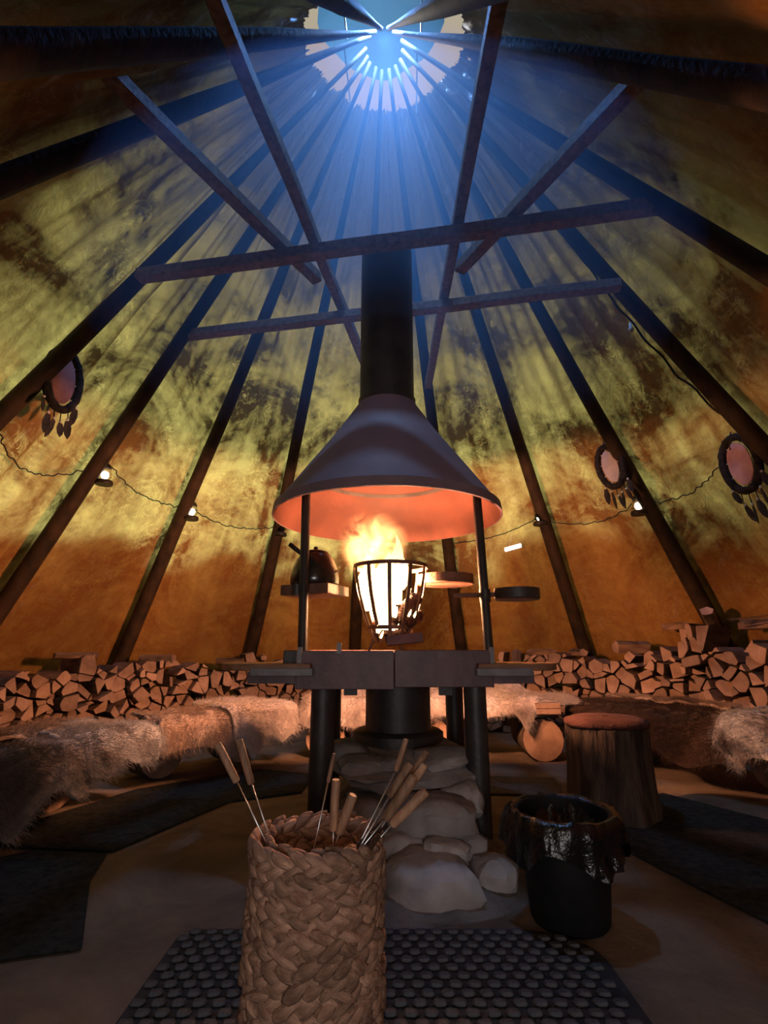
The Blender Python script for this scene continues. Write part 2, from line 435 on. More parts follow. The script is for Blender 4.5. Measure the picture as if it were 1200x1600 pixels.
def shade_bank_top(az):
    a = abs(az)
    far = 2.25+0.45*nz(az*0.04, 9.0)+0.22*nz(az*0.10, 3.0)+(0.35 if az > 20 else 0.0)
    w = max(0.0, min(1.0, (a+14*nz(az*0.05, 1.0)-(84 if az < 0 else 64))/34)); w = w*w*(3-2*w)
    return far+(min(4.9, ztop(az)-0.12)-far)*w                    # bank raised on the near side to keep daylight off the canvas
mb = MB(); n = 300; vs = []; fs = []
for i in range(n+1):
    az = -168+336*i/n
    h = shade_bank_top(az)
    gap = 0.60-0.38*max(0.0, min(1.0, (abs(az)-80)/40))
    prof = [(0.0, 0.0), (0.0, 0.35), (0.0, 0.7), (0.0, 0.93), (0.05, 0.985), (0.14, 1.0), (0.28, 0.96)]
    for dr, t in prof:
        z = t*h; r_ = rcone(z)+gap+dr+0.03*nz(az*0.2, z*2)
        vs.append((r_*math.sin(R(az)), CY+r_*math.cos(R(az)), z-0.03))
    for dr, t in ((0.9, 0.62), (2.2, 0.22), (4.0, 0.0)):
        r_ = rcone(0.96*h)+gap+0.28+dr*(0.6+0.25*h); z = t*h
        vs.append((r_*math.sin(R(az)), CY+r_*math.cos(R(az)), z-0.03))
m_ = len(prof)+3
for i in range(n):
    for k in range(m_-1): fs.append((i*m_+k, (i+1)*m_+k, (i+1)*m_+k+1, i*m_+k+1))
mb.add(vs, fs); o = mb.build('ground_snow_shade_bank', M['snow'], smooth=True); tag(o, 'unseen snow bank added outside the tent to shade the canvas', kind='structure')
mb = MB(); vs = []; fs = []
for i in range(64):
    a = 2*math.pi*i/64
    for r_ in (4.4, 30): vs.append((r_*math.cos(a), CY+r_*math.sin(a), -0.04))
for i in range(64):
    j = (i+1) % 64; fs.append((2*i, 2*i+1, 2*j+1, 2*j))
mb.add(vs, fs); o = mb.build('ground_snow', M['snow']); tag(o, 'snowy ground outside the tent', kind='structure')

# poles
POLE_LABEL = {
 -171: 'tent pole beside the doorway behind the camera on the left', -150: 'dark tent pole highest in the top left corner of the roof',
 -129.5: 'thick dark tent pole crossing the upper left canvas below the top corner one', -92: 'dark tent pole holding the left end of the nearer crossbeam',
 -71: 'dark tent pole with the leftmost lantern on it', -49: 'dark tent pole with the second lantern from the left', -26.6: 'dark tent pole just left of the hood with a lantern on it',
 -6: 'dark tent pole standing behind the chimney pipe', 15.7: 'dark tent pole just right of the chimney, seen behind the griddle', 39.4: 'dark tent pole right of the hood behind the small pan',
 62.3: 'dark tent pole beside the hoop with the pale hide', 87.8: 'dark tent pole holding the right end of the farther crossbeam', 114: 'dark tent pole holding the right end of the nearer crossbeam',
 146: 'dark tent pole in the top right corner of the roof', 168: 'tent pole beside the doorway behind the camera on the right'}
for k, az in enumerate(POLES):
    rnd = random.Random(int(az*10)+999)
    pts = []; rad = []
    tw = 0.0
    tang = Vector((math.cos(R(az)), -math.sin(R(az)), 0))
    N = 26
    for i in range(N+1):
        z = 5.98*i/N
        r_ = rcone(min(z, 6.6))-0.06
        off = tw*(z/6.42)**2
        p = Vector((r_*math.sin(R(az)), CY+r_*math.cos(R(az)), z))+tang*off
        p += Vector((nz(k*3.1, z*0.5), nz(k*5.7, z*0.5, 2), 0))*0.022
        pts.append(p); rad.append((0.082-0.030*min(1, z/4.2)-0.034*max(0, min(1, (z-4.2)/1.4)))*(1+0.07*nz(k*2.2, z*2.1, 5)))
    mb = MB(); mb.tube(pts, rad, 10)
    o = mb.build('tent_pole', M['pole'], smooth=True)
    tag(o, POLE_LABEL[az], 'tent pole', 'poles of the tent')

# beams lashed across the poles
def beam(p0, p1, w, h, label, ext=-0.04):
    p0, p1 = Vector(p0), Vector(p1); d = (p1-p0).normalized(); p0 = p0-d*ext; p1 = p1+d*ext
    L = (p1-p0).length; a = math.atan2(d.y, d.x)
    mb = MB(); n = 14; vs = []; fs = []
    for i in range(n+1):
        x = L*i/n; wy = 0.008*nz(x*1.3, L, p0.x); wz = 0.010*nz(x*1.1, p0.y, L*2)
        for sy, sz in ((-1, -1), (1, -1), (1, 1), (-1, 1)): vs.append((x, wy+sy*w/2, wz+sz*h/2))
    for i in range(n):
        for k in range(4): fs.append((i*4+k, i*4+(k+1) % 4, (i+1)*4+(k+1) % 4, (i+1)*4+k))
    fs += [(0, 3, 2, 1), (n*4, n*4+1, n*4+2, n*4+3)]
    mb.add(vs, fs); o = mb.build('roof_beam', M['beam']); o.location = p0; o.rotation_euler = (0, 0, a)
    bevel(o, 0.006, 1)
    return tag(o, label, 'beam', 'squared beams of the roof frame')
ZB = 3.55
beam((-1.85, 3.20, ZB), (1.77, 2.555, ZB), 0.085, 0.085, 'long wooden crossbeam passing in front of the chimney pipe')
beam((-1.82, 3.94, ZB), (1.82, 3.275, ZB), 0.085, 0.075, 'wooden crossbeam passing behind the chimney pipe')
beam((-0.78, 1.30, ZB+0.085), (-0.08, 5.12, ZB+0.085), 0.07, 0.08, 'wooden beam running back from the top edge, left of the chimney')
beam((0.50, 1.22, ZB+0.085), (0.47, 5.10, ZB+0.085), 0.07, 0.08, 'wooden beam running back from the top edge, right of the chimney')
beam((-1.46, 1.69, ZB+0.085), (-0.51, 3.33, ZB+0.085), 0.085, 0.08, 'slanting short beam in the upper left of the roof frame', 0.0)
beam((1.36, 1.71, ZB+0.085), (0.56, 3.22, ZB+0.085), 0.085, 0.08, 'slanting short beam in the upper right of the roof frame', 0.0)

# tarpaulin cap on struts above the smoke hole
cap = thing('smoke_hole_cap', 'blue tarpaulin cap above the smoke hole at the tent top', 'roof cap', (-0.03, 3.22, 6.40))
mb = MB()
mb.lathe([(0.56, -0.05), (0.50, 0.02), (0.40, 0.09), (0.25, 0.15), (0.02, 0.19)], 40, wob=lambda a, z: 1+0.03*math.sin(5*a)+0.02*math.sin(9*a+1))
mb.build('tarpaulin', M['tarp'], cap, smooth=True)
for k in range(4):
    a = R(45+90*k); mb = MB(); mb.tube([(0.03+0.42*math.cos(a), 0.07+0.42*math.sin(a), -0.76), (0.49*math.cos(a), 0.49*math.sin(a), 0.01)], 0.007, 6); mb.build('strut', M['iron'], cap)

# ------------------------------------------------------------------ the hearth with hood and pipe
HX, HY = 0.05, 3.10
hearth = thing('open_hearth', 'black steel open fireplace with conical hood, chimney pipe and square hearth table', 'fireplace', (HX, HY, 0))
W = 0.48
def hb(name, mb, mat, **kw): return mb.build(name, mat, hearth, **kw)
# hearth plate (chamfered square) with a shallow lip
poly = [(-W, -W+0.04), (-W+0.04, -W), (0.0, -W-0.012), (W-0.04, -W), (W, -W+0.04), (W, W-0.04), (W-0.04, W), (-W+0.04, W), (-W, W-0.04)]
mb = MB(); mb.prism([(x*0.985, y*0.985) for x, y in poly], 0.845, 0.885); hb('hearth_plate', mb, M['rust'])
# apron panels
def panel(name, p0, p1, z0, z1, t, mat):
    p0 = Vector((*p0, 0)); p1 = Vector((*p1, 0)); d = (p1-p0); L = d.length
    mb = MB(); mb.box((L/2, 0, (z0+z1)/2), (L-0.003, t, z1-z0))
    o = hb(name, mb, mat); o.location = p0; o.rotation_euler = (0, 0, math.atan2(d.y, d.x)); bevel(o, 0.003, 1); return o
panel('apron_panel', (-W, -W), (0.0, -W-0.012), 0.712, 0.893, 0.014, M['plate'])
panel('apron_panel', (0.0, -W-0.012), (W, -W), 0.722, 0.896, 0.014, M['plate'])
panel('apron_panel', (W, -W), (W, W), 0.72, 0.894, 0.014, M['plate'])
panel('apron_panel', (W, W), (-W, W), 0.72, 0.894, 0.014, M['plate'])
panel('apron_panel', (-W, W), (-W, -W), 0.72, 0.894, 0.014, M['plate'])
panel('corner_plate', (-W-0.085, -W+0.10), (-W+0.01, -W+0.10), 0.775, 0.894, 0.02, M['iron'])
# legs
for x, y, r_ in ((-0.355, -0.38, 0.060), (0.405, -0.385, 0.056), (-0.38, 0.38, 0.056), (0.40, 0.38, 0.056)):
    mb = MB(); mb.lathe([(r_, 0.012), (r_, 0.845)], 24, capb=True, capt=True)
    mb.lathe([(r_+0.03, 0.0), (r_+0.03, 0.012)], 24, capb=True, capt=True)
    hb('leg', mb, M['iron'], ang=40).location = (x, y, 0)
# ash tube and drum below the plate
mb = MB(); mb.lathe([(0.185, 0.44), (0.185, 0.85)], 32); hb('ash_tube', mb, M['iron'], ang=40).location = (0.03, 0.02, 0)
mb = MB(); mb.lathe([(0.255, 0.36), (0.255, 0.45), (0.235, 0.465), (0.18, 0.465)], 32); hb('ash_drum', mb, M['iron'], ang=40).location = (0.03, 0.02, 0)
for x in (-0.24, 0.30):
    mb = MB(); mb.box((0, 0, 0), (0.075, 0.03, 0.075)); hb('mounting_lug', mb, M['iron']).location = (x, -0.02, 0.685)
# hood: double skin so that it is sooty outside, rusty inside
hood_c = (-0.03, 0.05)
RIM, ZR, ZC, RP = 0.705, 1.69, 2.46, 0.183
mb = MB()
mb.lathe([(RIM-0.012, ZR+0.062), (0.52, ZR+0.305), (0.34, ZR+0.555), (RP+0.006, ZC+0.02)], 64)
hood = hb('hood', mb, M['hood'], smooth=True); hood.location = (*hood_c, 0)
mb = MB(); mb.lathe([(RIM, ZR), (RIM+0.012, ZR+0.002), (RIM+0.004, ZR+0.058), (RIM-0.006, ZR+0.064), (RIM-0.016, ZR+0.062)], 64)
mb.build('hood_band', M['hood'], hood, ang=50)
mb = MB(); mb.lathe([(RIM, ZR), (RIM-0.025, ZR+0.062), (0.50, ZR+0.305), (0.32, ZR+0.555), (RP-0.01, ZC)], 64)
mb.build('hood_lining', M['lining'], hood, smooth=True)
mb = MB(); mb.lathe([(0.50, ZR+0.300), (0.494, ZR+0.292), (0.488, ZR+0.318)], 64); mb.build('inner_seam', M['iron'], hood)
mb = MB(); mb.lathe([(RP-0.008, ZC-0.02), (RP-0.008, 3.68), (RP, 3.69), (RP, 3.67), (RP, ZC+0.008)], 48)
pipe = hb('chimney_pipe', mb, M['iron'], ang=40); pipe.location = (*hood_c, 0)
mb = MB(); mb.lathe([(RP+0.001, ZC-0.03), (RP+0.010, ZC-0.03), (RP+0.010, ZC+0.055), (RP+0.001, ZC+0.055)], 48)
mb.build('pipe_collar', M['iron'], pipe, ang=40)
# support rods
for (x0, y0), (x1, y1) in (((-0.455, -0.455), (-0.50, -0.27)), ((0.475, -0.455), (0.485, -0.27))):
    mb = MB(); mb.tube([(x0, y0, 0.78), (x1, y1, ZR+0.10)], 0.025, 14); hb('support_rod', mb, M['iron'], ang=40)
for x, z0 in ((-0.463, 0.80), (0.478, 0.80), (-0.27, 0.86)):
    mb = MB(); mb.box((0, 0, 0), (0.022, 0.012, 0.13 if x != -0.27 else 0.05)); hb('strap_hook', mb, M['strap']).location = (x, -W-0.018, z0+0.045)

# side shelves hung on the hearth
def side_shelf(sgn, label, x0, x1):
    t = thing('side_shelf', label, 'shelf', (HX, HY-0.36, 0), 0, 'round-ended shelves hung on the hearth')
    mb = MB(); pts = []
    L = x1-x0
    # board with a rounded outer end
    pl = [(0, -0.20), (0, 0.24)]
    for k in range(13):
        a = math.pi/2-math.pi*k/12; pl.append((L-0.20+0.20*math.cos(a), 0.02+0.22*math.sin(a)))
    pl = [(sgn*(x0+x), y) for x, y in pl]
    if sgn > 0: pl = pl[::-1]
    mb.prism(pl, 0.800, 0.832); bevel(mb.build('board', M['board'], t), 0.004, 2)
    mb = MB(); mb.box((sgn*(x0+L*0.28), -0.208, 0.795), (L*0.62, 0.016, 0.036)); bevel(mb.build('front_bar', M['strap'], t), 0.003, 1)
    mb = MB(); mb.box((sgn*(x0+L*0.33), -0.10, 0.765), (L*0.66, 0.03, 0.055)); mb.build('bracket', M['plate'], t)
    return t
side_shelf(-1, 'dark round-ended wooden shelf hung on the left side of the hearth', 0.40, 0.88)
side_shelf(1, 'dark round-ended wooden shelf hung on the right side of the hearth', 0.40, 0.83)

# fire basket
FX, FY = 0.040, 3.10
fb = thing('fire_basket', 'flared iron strap fire basket standing on the hearth', 'fire basket', (FX, FY, 0.887))
def ring(R_, z, w, h, n=40):
    return MB().lathe([(R_-w/2, z-h/2), (R_+w/2, z-h/2), (R_+w/2, z+h/2), (R_-w/2, z+h/2)], n, closed=True)
ring(0.222, 0.495, 0.008, 0.022).build('top_ring', M['rust'], fb, ang=40)
ring(0.135, 0.135, 0.008, 0.022).build('lower_ring', M['rust'], fb, ang=40)
mb = MB(); mb.lathe([(0.02, 0.10), (0.115, 0.10), (0.115, 0.112), (0.02, 0.112)], 24, closed=True); mb.build('grate', M['rust'], fb)
prof = [(0.095, 0.05), (0.125, 0.12), (0.165, 0.22), (0.198, 0.33), (0.217, 0.43), (0.222, 0.505)]
mb = MB(); vs = []; fs = []
for k, (r_, z) in enumerate(prof):
    for sx, sr in ((-1, -1), (1, -1), (1, 1), (-1, 1)): vs.append((r_+sr*0.0035, sx*0.011, z))
for k in range(len(prof)-1):
    for q in range(4): fs.append((k*4+q, k*4+(q+1) % 4, (k+1)*4+(q+1) % 4, (k+1)*4+q))
fs += [(0, 3, 2, 1), (20, 21, 22, 23)]
mb.add(vs, fs); b0 = mb.build('bar', M['rust'], fb)
for i in range(1, 11):
    c_ = link_copy(b0, fb); c_.rotation_euler = (0, 0, 2*math.pi*i/11+0.1)
b0.rotation_euler = (0, 0, 0.1)
for i in range(3):
    a = R(-60+120*i); mb = MB(); mb.tube([(0.09*math.cos(a), 0.09*math.sin(a), 0.10), (0.13*math.cos(a), 0.13*math.sin(a), 0.0)], 0.008, 6); mb.build('foot', M['rust'], fb)
mb = MB(); mb.box((0, 0, 0), (0.20, 0.03, 0.05)); o = mb.build('ash_guard', M['plate'], fb); o.location = (0.075, -0.185, 0.066); o.rotation_euler = (R(-12), R(-6), 0)

# burning logs in the basket
def fire_log(p0, p1, r_, label):
    mb = MB(); n = 9; pts = []; rad = []
    p0, p1 = Vector(p0), Vector(p1)
    for i in range(n):
        t = i/(n-1); pts.append(p0.lerp(p1, t)+Vector((nz(t*4, r_*90), nz(t*4, r_*70, 3), nz(t*4, r_*50, 6)))*0.008); rad.append(r_*(1+0.18*nz(t*6, p0.x*30)))
    mb.tube(pts, rad, 9); o = mb.build('burning_log', M['char'], smooth=True); return tag(o, label, 'burning log', 'logs burning in the fire basket')
fire_log((FX+0.12, FY-0.06, 1.02), (FX-0.02, FY-0.02, 1.19), 0.042, 'charred log leaning left at the front of the fire basket')
fire_log((FX+0.02, FY-0.09, 1.03), (FX+0.15, FY-0.03, 1.20), 0.045, 'charred log leaning right at the front of the fire basket')
fire_log((FX-0.09, FY+0.06, 1.02), (FX+0.10, FY+0.09, 1.15), 0.045, 'charred log lying across the back of the fire basket')
fire_log((FX+0.09, FY-0.11, 1.06), (FX+0.165, FY+0.06, 1.10), 0.038, 'thin charred log at the right edge of the fire basket')

# flames
fire = thing('fire', 'bright white and orange flames rising from the fire basket', 'fire', (FX, FY, 0.99))
def mat_flame(name, h, s0, s1, c_low, c_high):
    m = bpy.data.materials.new(name); m.use_nodes = True; nt = m.node_tree
    nt.nodes.remove(nt.nodes['Principled BSDF'])
    tc = nt.nodes.new('ShaderNodeTexCoord'); sp = nt.nodes.new('ShaderNodeSeparateXYZ'); nt.links.new(tc.outputs['Object'], sp.inputs[0])
    mr = nt.nodes.new('ShaderNodeMapRange'); mr.inputs['From Min'].default_value = 0; mr.inputs['From Max'].default_value = h
    nt.links.new(sp.outputs['Z'], mr.inputs['Value'])
    c = ramp(nt, mr.outputs['Result'], 0.45, c_low, 1.0, c_high)
    s = nt.nodes.new('ShaderNodeMapRange'); s.inputs['To Min'].default_value = s0; s.inputs['To Max'].default_value = s1
    nt.links.new(mr.outputs['Result'], s.inputs['Value'])
    e = nt.nodes.new('ShaderNodeEmission'); nt.links.new(c, e.inputs['Color']); nt.links.new(s.outputs['Result'], e.inputs['Strength'])
    nt.links.new(e.outputs[0], nt.nodes['Material Output'].inputs['Surface'])
    return m
M['flame'] = mat_flame('flame', 0.50, 11.0, 4.0, (1.0, 0.62, 0.26), (1.0, 0.48, 0.14))
M['flame'].cycles.emission_sampling = 'NONE'              # the lamp inside the fire carries its light
def tongue(x, y, z0, h, r_, lean, seed):
    mb = MB(); n = 14; pts = []; rad = []
    for i in range(n+1):
        t = i/n
        pts.append((x+lean*t*t+0.020*math.sin(5*t+seed), y+0.015*math.sin(4*t+seed*2), z0+h*t))
        rad.append(max(0.002, r_*(0.45+1.5*t*(1-t)*1.3)*(1-t**3)*(1+0.10*math.sin(9*t+seed))))
    mb.tube(pts, rad, 14, flat=0.75); return mb.build('flame_tongue', M['flame'], fire, smooth=True)
tongue(-0.045, -0.03, 0.02, 0.46, 0.105, 0.05, 1.0)
tongue(0.005, -0.03, 0.15, 0.36, 0.075, 0.02, 2.1)
tongue(-0.115, 0.00, 0.14, 0.34, 0.075, -0.05, 3.3)
tongue(0.025, -0.02, 0.28, 0.31, 0.050, 0.005, 4.2)
tongue(0.070, 0.00, 0.26, 0.24, 0.035, 0.01, 6.0)
tongue(-0.055, -0.09, 0.00, 0.24, 0.028, -0.01, 5.0)
tongue(0.125, -0.02, 0.14, 0.12, 0.030, 0.01, 7.0)
for x, y, z_, s in ((-0.07, -0.10, 0.02, 0.018), (0.03, -0.125, 0.02, 0.016), (0.02, -0.12, 0.085, 0.020), (0.10, -0.12, 0.09, 0.013), (0.13, -0.10, 0.085, 0.012), (-0.06, -0.13, -0.03, 0.013)):
    mb = MB(); mb.tube([(x, y, z_), (x+0.008, y, z_+s*1.4), (x+0.016, y, z_+s*3.0)], [s*0.5, s*0.55, s*0.15], 8); mb.build('ember', M['flame'], fire, smooth=True)
# soft fire volume licking up to the left under the hood
m = bpy.data.materials.new('flame_gas'); m.use_nodes = True; nt = m.node_tree; M['gas'] = m
nt.nodes.remove(nt.nodes['Principled BSDF'])
vv = coords(nt); f = noise_tex(nt, vv, 9, 4, 0.6, 0.8)
tc = nt.nodes.new('ShaderNodeTexCoord'); ln = nt.nodes.new('ShaderNodeVectorMath'); ln.operation = 'LENGTH'
mp = nt.nodes.new('ShaderNodeMapping'); mp.inputs['Scale'].default_value = (1/0.21, 1/0.16, 1/0.20)
nt.links.new(tc.outputs['Object'], mp.inputs['Vector']); nt.links.new(mp.outputs[0], ln.inputs[0])
fall = nt.nodes.new('ShaderNodeMapRange'); fall.inputs['From Min'].default_value = 1.0; fall.inputs['From Max'].default_value = 0.2
nt.links.new(ln.outputs['Value'], fall.inputs['Value']); fall.interpolation_type = 'SMOOTHERSTEP'
nr = ramp(nt, f, 0.42, (0, 0, 0), 0.64, (1, 1, 1))
mu = nt.nodes.new('ShaderNodeMath'); mu.operation = 'MULTIPLY'; nt.links.new(fall.outputs[0], mu.inputs[0]); nt.links.new(nr, mu.inputs[1])
mu2 = nt.nodes.new('ShaderNodeMath'); mu2.operation = 'MULTIPLY'; mu2.inputs[1].default_value = 60.0; nt.links.new(mu.outputs[0], mu2.inputs[0])
e = nt.nodes.new('ShaderNodeEmission'); e.inputs['Color'].default_value = (1.0, 0.42, 0.13, 1); nt.links.new(mu2.outputs[0], e.inputs['Strength'])
nt.links.new(e.outputs[0], nt.nodes['Material Output'].inputs['Volume'])
mb = MB(); mb.lathe([(0.02, -0.20), (0.12, -0.16), (0.20, -0.05), (0.21, 0.04), (0.16, 0.13), (0.06, 0.19), (0.01, 0.20)], 24, capb=True, capt=True)
o = mb.build('flame_gas', M['gas'], fire, smooth=True); o.location = (-0.11, 0.0, 0.53); o.scale = (1.2, 1.1, 1.25)
ld = bpy.data.lights.new('fire_light', 'POINT'); ld.energy = 1250; ld.color = (1.0, 0.43, 0.20); ld.shadow_soft_size = 0.10
lo = bpy.data.objects.new('fire_light', ld); COL.objects.link(lo); lo.location = (0.0, 0, 0.25); lo.parent = fire

# kettle on a swing shelf clamped to the left rod
sh = thing('swing_shelf', 'small square steel swing shelf under the kettle on the left rod', 'shelf', (-0.385, 2.88, 1.185), R(-24))
mb = MB(); mb.box((0, 0, 0.028), (0.30, 0.24, 0.056)); bevel(mb.build('tray', M['rust'], sh), 0.004, 1)
mb = MB(); mb.lathe([(0.030, -0.01), (0.030, 0.05)], 16, capb=True, capt=True); o = mb.build('clamp_collar', M['iron'], sh, ang=40); o.location = (-0.02, -0.150, 0.0)
kt = thing('kettle', 'black enamel kettle standing on the steel swing shelf', 'kettle', (-0.390, 2.885, 1.2415))
mb = MB(); mb.lathe([(0.02, 0), (0.128, 0), (0.136, 0.012), (0.138, 0.04), (0.130, 0.09), (0.108, 0.145), (0.085, 0.175), (0.072, 0.185), (0.02, 0.185)], 36); mb.build('body', M['kettle'], kt, smooth=True)
mb = MB(); mb.lathe([(0.074, 0.185), (0.070, 0.194), (0.04, 0.203), (0.012, 0.206), (0.012, 0.222), (0.004, 0.226)], 28, capt=True); mb.build('lid', M['kettle'], kt, smooth=True)
mb = MB(); mb.tube([(-0.06, 0.02, 0.17), (-0.13, 0.02, 0.225), (-0.155, 0.02, 0.245)], 0.013, 8); mb.build('handle', M['black_cap'], kt, smooth=True)
mb = MB(); mb.tube([(0.02, 0.11, 0.05), (0.03, 0.165, 0.10), (0.035, 0.20, 0.165)], [0.028, 0.02, 0.012], 10); mb.build('spout', M['kettle'], kt, smooth=True)
# griddle disc behind the fire basket and small pan outside the right rod
g = thing('griddle', 'round rimmed steel griddle on a swing arm right of the flames', 'griddle', (0.385, 3.22, 1.290))
mb = MB(); mb.lathe([(0.005, 0), (0.170, 0), (0.176, 0.006), (0.176, 0.058), (0.168, 0.058), (0.166, 0.012), (0.005, 0.012)], 48); mb.build('dish', M['rust'], g, ang=40)
mb = MB(); mb.tube([(0.0, 0.16, 0.02), (0.12, 0.3, 0.02)], 0.012, 8); mb.build('swing_arm', M['iron'], g)
g = thing('grill_pan', 'small round black pan on a swing arm outside the right rod', 'pan', (0.700, 2.72, 1.150))
mb = MB(); mb.lathe([(0.005, 0), (0.112, 0), (0.118, 0.006), (0.118, 0.058), (0.110, 0.058), (0.108, 0.012), (0.005, 0.012)], 40); mb.build('dish', M['iron'], g, ang=40)
mb = MB(); mb.tube([(-0.33, 0.03, 0.026), (-0.118, 0.0, 0.028)], 0.0125, 10); mb.build('handle', M['rust'], g, ang=50)
mb = MB(); mb.lathe([(0.030, -0.012), (0.030, 0.055)], 16, capb=True, capt=True); o = mb.build('clamp_collar', M['iron'], g, ang=40); o.location = (-0.168, 0.0, 0.0)

# ------------------------------------------------------------------ stones under the hearth
def stone(c, s, seed, label, rot=(0, 0, 0), flat=0.0, sub=3):
    bm = bmesh.new(); bmesh.ops.create_icosphere(bm, subdivisions=sub, radius=1)
    for v in bm.verts:
        p = v.co.copy()
        # squared-off lump: push toward a rounded box, then roughen
        q = Vector([math.copysign(abs(x)**0.72, x) for x in p])
        d = 1+0.24*nz(q.x*1.3+seed*7.3, q.y*1.3, q.z*1.3)+0.15*nz(q.x*3.1, q.y*3.1+seed, q.z*3.1)+0.05*nz(q.x*8, q.y*8, q.z*8+seed)
        v.co = Vector((q.x*s[0]*d*0.5, q.y*s[1]*d*0.5, q.z*s[2]*d*0.5))
    me = bpy.data.meshes.new('hearth_stone'); bm.to_mesh(me); bm.free()
    me.polygons.foreach_set('use_smooth', [True]*len(me.polygons)); me.set_sharp_from_angle(angle=R(38)); me.materials.append(M['stone'])
    o = bpy.data.objects.new('hearth_stone', me); COL.objects.link(o); o.location = c; o.rotation_euler = rot
    return tag(o, label, 'stone', 'stones piled under the hearth')
stone((0.09, 2.88, 0.36), (0.70, 0.68, 0.075), 1, 'wide flat slab capping the stone pile under the hearth', (R(10), 0, R(8)))
stone((-0.10, 2.66, 0.365), (0.24, 0.17, 0.085), 2, 'pale lumpy stone lying on the left front of the capping slab', (R(12), R(4), 0.3))
stone((0.02, 2.67, 0.365), (0.11, 0.10, 0.07), 3, 'small rounded stone on the front middle of the capping slab', (0, 0, 0.9))
stone((-0.17, 2.82, 0.40), (0.20, 0.16, 0.08), 4, 'flat stone on the far left of the capping slab', (R(10), R(8), 0))
stone((0.28, 2.74, 0.385), (0.27, 0.22, 0.07), 5, 'flat smooth stone on the right of the capping slab', (R(10), R(-4), 0.2))
stone((0.20, 2.47, 0.205), (0.37, 0.26, 0.165), 6, 'wide grey stone in the middle of the pile below the slab')
stone((0.245, 2.33, 0.125), (0.19, 0.15, 0.09), 7, 'small wedge stone between the big boulder and the wide stone', (0, R(12), 0.2))
stone((0.17, 2.26, 0.035), (0.38, 0.34, 0.21), 8, 'big smooth boulder at the foot of the stone pile')
stone((0.36, 2.42, 0.090), (0.14, 0.16, 0.15), 9, 'rounded stone against the right front leg')
stone((0.43, 2.30, 0.035), (0.18, 0.18, 0.17), 10, 'rounded stone at the right foot of the pile')
stone((-0.09, 2.60, 0.150), (0.30, 0.26, 0.22), 11, 'grey stone behind the basket of skewers')
stone((0.06, 2.40, 0.10), (0.20, 0.17, 0.16), 12, 'dark stone left of the wedge stone')
stone((0.35, 2.60, 0.235), (0.20, 0.20, 0.15), 13, 'stone under the right edge of the slab')
stone((-0.10, 2.30, 0.045), (0.26, 0.24, 0.16), 14, 'low stone hidden half behind the basket')
stone((0.12, 2.85, 0.14), (0.70, 0.55, 0.34), 15, 'large core stone deep under the slab')
# ash mound
mb = MB(); vs = []; fs = []; n = 40; kk = 9
for k in range(kk):
    t = k/(kk-1)
    for i in range(n):
        a = 2*math.pi*i/n; rr = t*(1+0.10*nz(math.cos(a)*1.5, math.sin(a)*1.5, 4))
        x = 0.16+0.52*rr*math.cos(a); y = 2.62+0.66*rr*math.sin(a)
        vs.append((x, y, 0.10*(1-t*t)**1.3+0.012*nz(x*9, y*9)*(1-t)+0.004*(1-t)-0.004*t))
for k in range(kk-1):
    for i in range(n):
        j = (i+1) % n; fs.append((k*n+i, k*n+j, (k+1)*n+j, (k+1)*n+i))
mb.add(vs, fs); o = mb.build('ash_mound', M['sand'], smooth=True); tag(o, 'low mound of grey ash and sand around the foot of the stones', 'ash mound', kind='stuff')

# ------------------------------------------------------------------ mats on the floor
def flat_mat(name, poly, z, mat, label, cat='mat'):
    mb = MB(); mb.prism(poly, 0.004, z); o = mb.build(name, mat); bevel(o, 0.004, 1); return tag(o, label, cat)
flat_mat('carpet', [(-0.93, 1.87), (-1.17, 2.35), (-1.25, 2.63), (-1.60, 2.67), (-2.10, 2.20), (-1.75, 1.70), (-1.22, 1.79)], 0.014, M['carpet'], 'dark carpet in the left foreground under the hanging fur')
flat_mat('carpet', [(-1.24, 2.66), (-1.08, 3.08), (-0.93, 3.45), (-0.53, 3.66), (-0.50, 4.12), (-0.95, 4.30), (-1.62, 3.72), (-2.0, 2.75), (-1.62, 2.70)], 0.016, M['carpet'], 'dark carpet strip widened for the shade under the left bench')  # carpet widened under the bench to stand in for the shade there
flat_mat('carpet', [(0.62, 3.62), (1.12, 3.58), (1.22, 4.02), (0.62, 4.10)], 0.016, M['carpet2'], 'pale grey carpet piece behind the black waste bin')
flat_mat('carpet', [(1.06, 2.84), (1.32, 1.95), (2.2, 1.6), (2.25, 2.75), (1.95, 3.30), (1.78, 3.62), (1.30, 3.45)], 0.016, M['carpet'], 'dark carpet beneath and right of the tree stump seat')
rm = thing('rubber_mat', 'black studded rubber mat under the woven basket', 'mat', (0, 0, 0))
pl = [(-0.66, 1.02), (0.66, 1.02)]
for k in range(7):
    a = R(90*k/6); pl.append((0.60-0.18+0.24*math.cos(a)*1.0, 1.80+0.18*math.sin(a)))
pl += [(-0.60, 1.98), (-0.66, 1.92)]
mb = MB(); mb.prism(pl, 0.004, 0.012); mb.build('base_sheet', M['rubber_base'], rm)
bm = bmesh.new(); bmesh.ops.create_cube(bm, size=1)
bmesh.ops.scale(bm, vec=(0.036, 0.026, 0.012), verts=bm.verts)
bmesh.ops.bevel(bm, geom=list(bm.edges)+list(bm.verts), offset=0.005, segments=1, affect='EDGES')
sm = bpy.data.meshes.new('stud'); bm.to_mesh(sm); bm.free(); sm.materials.append(M['rubber'])
rest = MB(); row = 0; cnt = 0; y = 1.955
